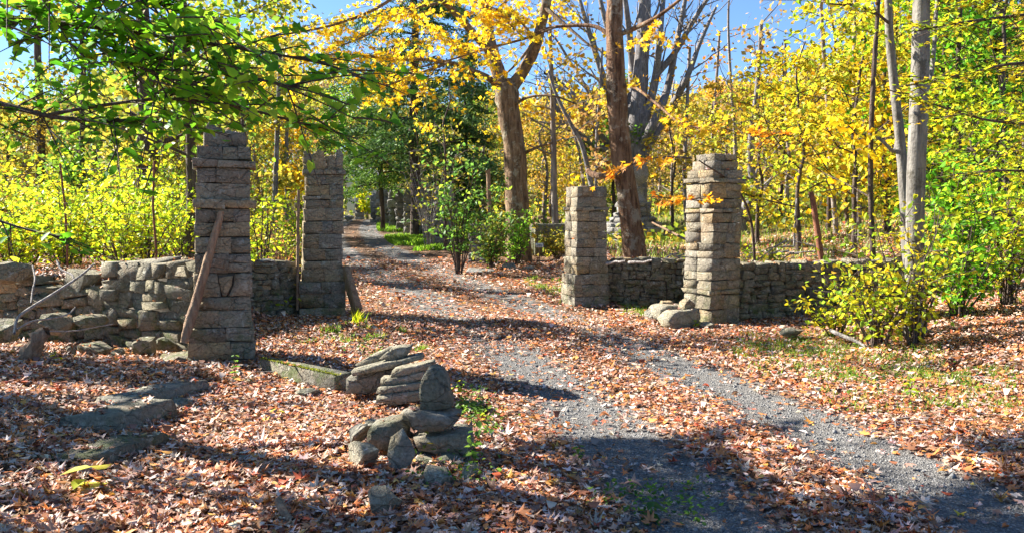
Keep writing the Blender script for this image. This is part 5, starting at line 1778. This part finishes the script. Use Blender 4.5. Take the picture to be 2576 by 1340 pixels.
# ------------------------------------------------------------------ the stone fountain behind the peeling tree
rng = np.random.default_rng(300)
DM_ = 27.0
fx = at(1592, 600, DM_)
ft = thing('stone_fountain', (fx[0], DM_, th(fx[0], DM_) - .1), 'rough stone cone with a pale urn on top behind the peeling tree', 'monument')
zb = 0
zt_ = at(1592, 508, DM_)[2] - ft.location.z
n_l = 8
for i in range(n_l):
    f = i / n_l
    r = .98 * (1 - f) + .36 * f + .12 * math.sin(f * 7)
    h = zt_ / n_l
    k_ = max(5, int(13 * r))
    for j in range(k_):
        a = 2 * math.pi * (j + .5 * (i % 2)) / k_ + rng.normal(0, .05)
        o = block(ft, ((r - .12) * math.cos(a), (r - .12) * math.sin(a), h * (i + .5)), .36 + rng.uniform(-.05, .1), 2 * math.pi * r / k_ * 1.05, h * 1.05, rng, M_FARST, .04, .06)
        o.rotation_euler = (0, 0, a)
link('rubble_core', mesh('rubble_core', block_verts(.8, .8, zt_ * .96, rng, .05, 0), [CH_Q, CH_T], M_CORE), ft, (0, 0, zt_ * .48))


def lathe(name, prof, mat, parent, loc, sides=20):
    a = np.linspace(0, 2 * math.pi, sides, endpoint=False)
    P = np.array(prof)
    V = np.concatenate([np.stack([r * np.cos(a), r * np.sin(a), np.full(sides, z)], -1) for r, z in P])
    m = len(P)
    i = np.arange(m - 1)[:, None] * sides + np.arange(sides)[None]
    j = np.arange(m - 1)[:, None] * sides + (np.arange(sides)[None] + 1) % sides
    return link(name, mesh(name, V, [np.stack([i, j, j + sides, i + sides], -1).reshape(-1, 4)], mat, smooth=True), parent, loc)


ux = (1604 - 1592) * DM_ / F_PX
lathe('pedestal', [(0, 0), (.26, 0), (.27, .1), (.2, .16), (.17, .4), (.2, .44), (.24, .46), (.24, .5), (0, .5)], M_FARST, ft, (ux, 0, zt_ - .05))
lathe('urn', [(0, 0), (.12, 0), (.14, .1), (.28, .2), (.33, .4), (.3, .62), (.26, .7), (.29, .74), (.29, .78), (0, .72)], M_FARST, ft, (ux, 0, zt_ + .45))

# mossy trough and the small white sign board
DT = 26.0
tx = at(1390, 620, DT)
tr_ = thing('concrete_trough', (tx[0], DT, th(tx[0], DT)), 'mossy green concrete trough between the forked maple and the shortest pillar', 'trough', None, R(24))
ztop = at(1390, 563, DT)[2] - tr_.location.z
rg_ = np.random.default_rng(4)
for nm, dx, dy, w, d in (('side', 0, -.55, 1.75, .12), ('side', 0, .55, 1.75, .12), ('end', -.81, 0, .12, .97), ('end', .81, 0, .12, .97)):
    block(tr_, (dx, dy, ztop / 2 - .1), w, d, ztop + .2 - (.0 if nm == 'side' else .006), rg_, M_CONC, .02, .008, nm)
link('water', mesh('water', np.array([(-.75, -.48, ztop - .15), (.75, -.48, ztop - .15), (.75, .48, ztop - .15), (-.75, .48, ztop - .15)]), [np.array([(0, 1, 2, 3)])], plain('dark_water', (.03, .04, .03), .1)), tr_)
DS = 22.5
sg = at(1357, 617, DS)
sn = thing('sign', (sg[0], DS, th(sg[0], DS)), 'small white number board low in the grass right of the forked maple', 'sign')
zz = sg[2] - sn.location.z
link('board', mesh('board', block_verts(.20, .02, .11, rg_, .004, 0), [CH_Q, CH_T], M_WHITE), sn, (0, 0, zz))
T = Tubes(); T.add(np.array([(0, .02, -.1), (0, .02, zz)]), [.015, .015], 6)
link('stake', T.mesh('stake', M_DEADWOOD), sn)
for k, (dx, w) in enumerate([(-.062, .012), (-.03, .012), (.0, .022), (.034, .020), (.066, .014)]):
    link('digit_stroke', mesh('digit_stroke', block_verts(w * .7, .006, .072, rg_, .001, 0), [CH_Q, CH_T], M_BLACK), sn, (dx, -.012, zz)).rotation_euler = (0, R(8), 0)

# far white shed with a pole before it
DH = 74.0
hx = at(922, 545, DH)
hs = thing('white_shed', (hx[0], DH, th(hx[0], DH)), 'narrow white gabled shed at the far end of the road', 'shed', None, R(-8))
W2, D2, HH = 1.0, 2.2, 2.6
V = np.array([(-W2, -D2, -.3), (W2, -D2, -.3), (W2, -D2, HH), (0, -D2, HH + 1.0), (-W2, -D2, HH), (-W2, D2, -.3), (W2, D2, -.3), (W2, D2, HH), (0, D2, HH + 1.0), (-W2, D2, HH)])
me = bpy.data.meshes.new('wall'); me.from_pydata(V.tolist(), [], [(0, 1, 2, 3, 4), (9, 8, 7, 6, 5), (0, 4, 9, 5), (1, 6, 7, 2)]); me.materials.append(M_WHITE)
link('wall', me, hs)
for sx in (-1, 1):
    q = np.array([(0, -D2 - .2, HH + 1.06), (0, D2 + .2, HH + 1.06), (sx * (W2 + .2), D2 + .2, HH - .12), (sx * (W2 + .2), -D2 - .2, HH - .12)])
    link('roof', mesh('roof', np.concatenate([q, q + (0, 0, .08)]), [np.array([(0, 1, 2, 3), (4, 7, 6, 5), (0, 3, 7, 4), (1, 5, 6, 2), (0, 4, 5, 1), (3, 2, 6, 7)])], M_ROOF), hs)
link('door', mesh('door', block_verts(.85, .06, 1.95, rg_, .01, 0), [CH_Q, CH_T], plain('grey_door', (.4, .42, .45))), hs, (.1, -D2 - .02, .95))
P_, R_ = pxpath([(914, 560, 66, 1.6), (915, 500, 66, 1.6), (917, 430, 66, 1.5)], 5)
stick('utility_pole', P_, R_, 'thin grey pole beside the far white shed', 'pole', M_TWIG, 6)

# ------------------------------------------------------------------ fallen leaves, grass and weeds
rng = np.random.default_rng(400)


def leaf_density(x, y):
    off = np.abs(x - road_x(y))
    track = np.exp(-(np.abs(off - .80) / .46) ** 4)
    bare = 1.04 * (1 - .42 * ss(9.5, 13.0, y)) - .12 * ss(6.5, 8.5, y)
    bare = bare + .30 * (vnoise(x, y, .9, 11) + vnoise(x, y, .35, 12) * .6)
    d = 1 - np.clip(bare, 0, .97) * track
    d = d * (1 - .35 * np.clip(vnoise(x, y, 1.1, 13) * 2.2, 0, 1))
    d = d * (1 - .7 * ss(22, 30, y))
    return d


def scatter(n, y0, y1, shape, size, seed, pw=1.0):
    r = np.random.default_rng(seed)
    y = y0 + (y1 - y0) * r.random(n) ** pw
    x = r.uniform(-.66, .66, n) * (y + 1.0)
    k = r.random(n) < leaf_density(x, y)
    x, y = x[k], y[k]
    z = terrain(x, y) + .016 + r.uniform(0, .035, len(x))
    e = .05
    nx_ = -(terrain(x + e, y) - terrain(x - e, y)) / (2 * e); ny_ = -(terrain(x, y + e) - terrain(x, y - e)) / (2 * e)
    N = np.stack([nx_, ny_, np.ones_like(x)], -1); N /= np.linalg.norm(N, axis=1, keepdims=True)
    sz = size * np.clip(r.gamma(9, 1 / 9, len(x)), .4, 1.5)
    return leaves('fallen_leaves', np.stack([x, y, z], -1), sz, 'litter', r, shape, .90, M_DRYLEAF, curl=.5, nrm=N, jit=.24)


for nm, n, y0, y1, shp, sz, sd in [('fallen_leaves', 6500, 2.6, 6.2, 'maple', .082, 9), ('fallen_leaves', 26000, 2.6, 7.5, 'maple', .056, 1), ('fallen_leaves', 34000, 2.6, 8.0, 'oval', .044, 2), ('fallen_leaves', 52000, 7.0, 13.0, 'star', .054, 3), ('fallen_leaves', 46000, 7.0, 14.0, 'oval', .048, 6),
                                   ('fallen_leaves', 70000, 12.5, 24.0, 'card', .066, 4), ('fallen_leaves', 16000, 22, 40, 'card', .10, 5)]:
    tag(link(nm, scatter(n, y0, y1, shp, sz, sd, .75)), kind='stuff')

# leaves lying on the stones and the old steps are part of the cover already; a few big ones can be told apart
for k, (px, py, col, lab) in enumerate([
    (2415, 1305, (.72, .45, .04), 'curled yellow leaf lying on the gravel at the bottom right'),
    (2448, 1230, (.70, .52, .12), 'broad pale yellow leaf on the dark right wheel track'),
    (2500, 1148, (.62, .52, .16), 'large ochre leaf at the right side of the right wheel track'),
    (2530, 1185, (.66, .42, .08), 'brownish yellow leaf at the right edge on the wheel track'),
    (2255, 1278, (.62, .06, .04), 'bright red leaf lying on the lower right gravel'),
    (2195, 1300, (.60, .12, .06), 'dull red leaf on the bottom strip between the wheel tracks'),
    (2040, 1070, (.66, .30, .05), 'orange leaf in the middle of the road by the right wheel track'),
    (1965, 1195, (.58, .40, .22), 'big tan leaf on the strip between the wheel tracks'),
    (1785, 1105, (.62, .30, .08), 'orange leaf lying on the left wheel track'),
    (240, 1228, (.60, .62, .05), 'fallen greenish yellow leaf at the lower left'),
]):
    g = ground(px, py)
    r_ = np.random.default_rng(500 + k)
    o = link('fallen_leaf', leaves('fallen_leaf', np.zeros((1, 3)), .095, [(col, 1)], r_, 'maple', .97, M_DRYLEAF, curl=.9, jit=.02), None, (g[0], g[1], g[2] + .035))
    tag(o, lab, 'leaf', 'large fallen leaves')


def blades(name, xs, ys, h, rng, pal='grass', w=.006, bend=.5):
    n = len(xs)
    zs = terrain(xs, ys)
    a = rng.uniform(0, 6.28, n)
    hh = h * rng.uniform(.5, 1.3, n)
    d = np.stack([np.cos(a), np.sin(a), np.zeros(n)], -1)
    s = np.stack([-np.sin(a), np.cos(a), np.zeros(n)], -1) * (w * rng.uniform(.7, 1.4, n))[:, None]
    b = np.stack([xs, ys, zs], -1)
    be = (bend * rng.uniform(.2, 1.2, n) * hh)[:, None]
    m = b + np.array([0, 0, .6]) * hh[:, None] + d * be * .35
    t = b + np.array([0, 0, 1.0]) * (hh * .92)[:, None] + d * be
    V = np.stack([b - s, b + s, m + s * .7, m - s * .7, t], 1).reshape(-1, 3)
    i = np.arange(n)[:, None] * 5
    C = np.repeat(pick(pal, n, rng), 5, 0)
    return mesh(name, V, [i + np.array([[0, 1, 2, 3]]), i + np.array([[3, 2, 4]])], M_LEAF, cols=C)


def tuft_field(n_t, per, region, rad, rng):
    c = np.array(region(n_t))
    x = np.repeat(c[:, 0], per) + rng.normal(0, rad, n_t * per); y = np.repeat(c[:, 1], per) + rng.normal(0, rad, n_t * per)
    return x, y


def px_region(boxes, rng):
    def f(n):
        out = []
        for _ in range(n):
            x0, y0, x1, y1 = boxes[rng.integers(len(boxes))]
            g = ground(rng.uniform(x0, x1), rng.uniform(y0, y1))
            out.append(g[:2])
        return out
    return f


rng = np.random.default_rng(410)
near_boxes = [(1850, 845, 2150, 905), (1900, 880, 2360, 960), (2050, 930, 2560, 1040)]
x, y = tuft_field(300, 20, px_region(near_boxes, rng), .06, rng)
tag(link('grass', blades('grass', x, y, .085, rng, w=.0045)), kind='stuff')
x, y = tuft_field(60, 40, px_region([(1420, 700, 1440, 765), (1330, 700, 1420, 740), (1560, 775, 1660, 800), (770, 800, 960, 880)], rng), .08, rng)
tag(link('grass', blades('grass', x, y, .09, rng, w=.006)), kind='stuff')
for k, (px, py, h, lab) in enumerate([(905, 818, .24, 'bright green grass tuft lit at the edge of the left pillar shadow'), (838, 842, .16, 'small grass tuft left of the brightest tuft'), (1062, 885, .10, 'tiny grass tuft beside the slab heap'), (1010, 838, .10, 'thin grass tuft at the road edge beyond the slab heap')]):
    g = ground(px, py)
    n = 70
    tag(link('grass_tuft', blades('grass_tuft', g[0] + rng.normal(0, .05, n), g[1] + rng.normal(0, .05, n), h, rng, 'lime' if k == 0 else 'grass', .006, .7)), lab, 'grass tuft', 'grass tufts by the road')
# far verge
n = 26000
y = rng.uniform(27, 60, n); x = road_x(y) + rng.uniform(1.2, 3.2, n)
k = vnoise(x, y, 1.6, 21) > -.2
n2 = 5000
y2 = rng.uniform(24, 50, n2); x2 = road_x(y2) - rng.uniform(1.3, 3.5, n2)
x = np.concatenate([x[k], x2]); y = np.concatenate([y[k], y2])
tag(link('grass', blades('grass', x, y, .16, rng, [((.22, .42, .03), 3), ((.34, .5, .05), 2), ((.15, .28, .03), 2)], w=.02)), kind='stuff')
n = 9000
y = rng.uniform(17, 45, n); x = 2.4 + rng.uniform(0, .4, n) * y
tag(link('grass', blades('grass', x, y, .2, rng, [((.26, .32, .06), 3), ((.42, .40, .14), 2), ((.16, .26, .04), 2)], w=.015)), kind='stuff')

# low broad-leaved weeds in patches
rng = np.random.default_rng(420)
c = np.array(px_region(near_boxes + [(1140, 990, 1210, 1060), (1180, 1040, 1260, 1110), (860, 860, 960, 900), (1500, 1230, 1780, 1335), (2100, 880, 2500, 1000), (1030, 1110, 1230, 1230)], rng)(330))
x = np.repeat(c[:, 0], 5) + rng.normal(0, .06, 1650); y = np.repeat(c[:, 1], 5) + rng.normal(0, .06, 1650)
P = np.stack([x, y, terrain(x, y) + rng.uniform(.02, .10, 1650)], -1)
tag(link('ground_weeds', leaves('ground_weeds', P, .036, 'weed', rng, 'oval', .6, curl=.4)), kind='stuff')


def weed(px, py, h, n, size, pal, lab, seed, droop=.3):
    r = np.random.default_rng(seed)
    g = ground(px, py)
    root = thing('weed_plant', tuple(g), lab, 'plant', 'small plants among the leaves')
    T = Tubes()
    q = np.linspace(0, 1, 6)[:, None]
    st = np.array([r.normal(0, .15), r.normal(0, .1), 1.0]) * h * q + r.normal(0, .008, (6, 3)) * q
    T.add(st, np.linspace(.004, .0015, 6), 5)
    link('stem', T.mesh('stem', M_BARK_DARK), root)
    protos = [leaves('leaf', np.zeros((1, 3)), size, pal, r, 'oval', .97, curl=.3, tang=np.array([[0, 1., 0]])) for _ in range(3)]
    for k in range(n):
        p = st[min(5, 1 + k * 5 // n)]
        a = k * 2.4
        t = Vector((math.cos(a), math.sin(a), -droop + r.normal(0, .2))).normalized()
        o = link('leaf', protos[k % 3], root, tuple(p + np.array(t) * size * .5))
        z = Vector((0, 0, 1)); z = (z - t * z.dot(t)).normalized(); o.rotation_euler = Matrix((t.cross(z), t, z)).transposed().to_euler()
    return root


weed(588, 960, .26, 14, .05, 'weed', 'slender leafy weed in front of the tallest pillar', 1)
weed(1455, 1162, .12, 10, .05, 'weed', 'small fern-like seedling in the shade left of the road', 2)
weed(1168, 1185, .34, 16, .06, 'weed', 'tall green weed growing before the base of the cairn', 3)
weed(1075, 1165, .22, 12, .05, 'olive', 'wilting weed before the left base of the cairn', 4)
weed(1195, 1200, .26, 12, .05, 'weed', 'weed at the right corner of the cairn', 5)
weed(208, 1235, .13, 5, .16, [((.55, .55, .08), 2), ((.45, .5, .06), 1)], 'yellow-green seedling with broad leaves in the shaded lower left', 6, .15)
weed(700, 1052, .10, 5, .07, 'lime', 'bright green two-leaved sprout in the sunny leaf litter', 7)
weed(148, 915, .16, 9, .06, 'lime', 'small bright fern below the stump', 8)
weed(1165, 1018, .2, 10, .06, 'lime', 'sunlit yellow-green sprout right of the cairn', 9)
weed(1230, 1075, .12, 8, .06, 'lime', 'low sunlit weed beside the cairn shadow', 10)
weed(2290, 1010, .2, 9, .07, 'lime', 'bright green sprout in the leaves of the right bank', 11)
weed(1640, 1318, .12, 8, .09, 'weed', 'broad leaved weed at the bottom edge left of the wheel track', 12)
weed(1745, 830, .16, 7, .07, 'lime', 'bright green weed at the foot of the rubble block', 13)

# twigs and crumbs in the litter, loose stones in the wheel tracks
rng = np.random.default_rng(430)
T = Tubes()
for k in range(330):
    y = 3.0 + 9 * rng.random() ** 1.3; x = rng.uniform(-.62, .62) * (y + .6)
    if abs(abs(x - road_x(y)) - .8) < .4 and rng.random() < .8: continue
    L = rng.uniform(.06, .32); a = rng.uniform(0, 6.28)
    q = np.linspace(-.5, .5, 5)[:, None] * L
    P = np.concatenate([np.array([[x, y]]) + q * np.array([[math.cos(a), math.sin(a)]]) + rng.normal(0, .006, (5, 2)), np.zeros((5, 1))], 1)
    P[:, 2] = terrain(P[:, 0], P[:, 1]) + rng.uniform(.035, .06) + q[:, 0] * rng.normal(0, .25)
    T.add(P, np.linspace(.0045, .002, 5), 4)
tag(link('litter_twigs', T.mesh('litter_twigs', M_TWIG)), kind='stuff')
n = 9000
y = 3.2 + 9 * rng.random(n) ** 1.2
x = road_x(y) + rng.choice([-.8, .8], n) + rng.normal(0, .28, n)
O = np.array([(1, 0, 0), (-1, 0, 0), (0, 1, 0), (0, -1, 0), (0, 0, 1), (0, 0, -1)], float)
OF = np.array([(0, 2, 4), (2, 1, 4), (1, 3, 4), (3, 0, 4), (2, 0, 5), (1, 2, 5), (3, 1, 5), (0, 3, 5)])
r = rng.gamma(3, .0022, n)[:, None, None]
V = O[None] * r * rng.uniform(.6, 1.3, (n, 6, 1)) + np.stack([x, y, terrain(x, y) + .014], -1)[:, None]
me = mesh('loose_gravel', V.reshape(-1, 3), [(OF[None] + (np.arange(n) * 6)[:, None, None]).reshape(-1, 3)], M_ROADSTONE)
tag(link('loose_gravel', me), kind='stuff')

# leaves caught on top of the stones
rng = np.random.default_rng(440)
bpy.context.view_layer.update()
P = []
for o in list(COL.objects):
    if o.type != 'MESH' or o.name.split('.')[0] not in ('stone', 'standing_stone', 'stone_slab', 'flat_stone', 'block'): continue
    M = np.array(o.matrix_world)
    if not (2 < M[1, 3] < 17): continue
    me = o.data
    c = np.empty(len(me.polygons) * 3, np.float32); nn = np.empty(len(me.polygons) * 3, np.float32); ar = np.empty(len(me.polygons), np.float32)
    me.polygons.foreach_get('center', c); me.polygons.foreach_get('normal', nn); me.polygons.foreach_get('area', ar)
    c = c.reshape(-1, 3) @ M[:3, :3].T + M[:3, 3]; nn = nn.reshape(-1, 3) @ M[:3, :3].T
    top = (np.abs(nn[:, 2]) > .86) & (c[:, 2] > M[2, 3])
    flat_ = o.name.startswith('flat_stone')
    for i in np.where(top)[0]:
        k = rng.poisson(ar[i] * (90 if flat_ else 34))
        for _ in range(min(k, 12)):
            P.append(c[i] + np.array([*(rng.normal(0, .35 * math.sqrt(ar[i]), 2)), .012]))
P = np.array(P)
tag(link('leaves_on_stones', leaves('leaves_on_stones', P, .058, 'litter', rng, 'star', .9, M_DRYLEAF, curl=.5, jit=.22)), kind='stuff')
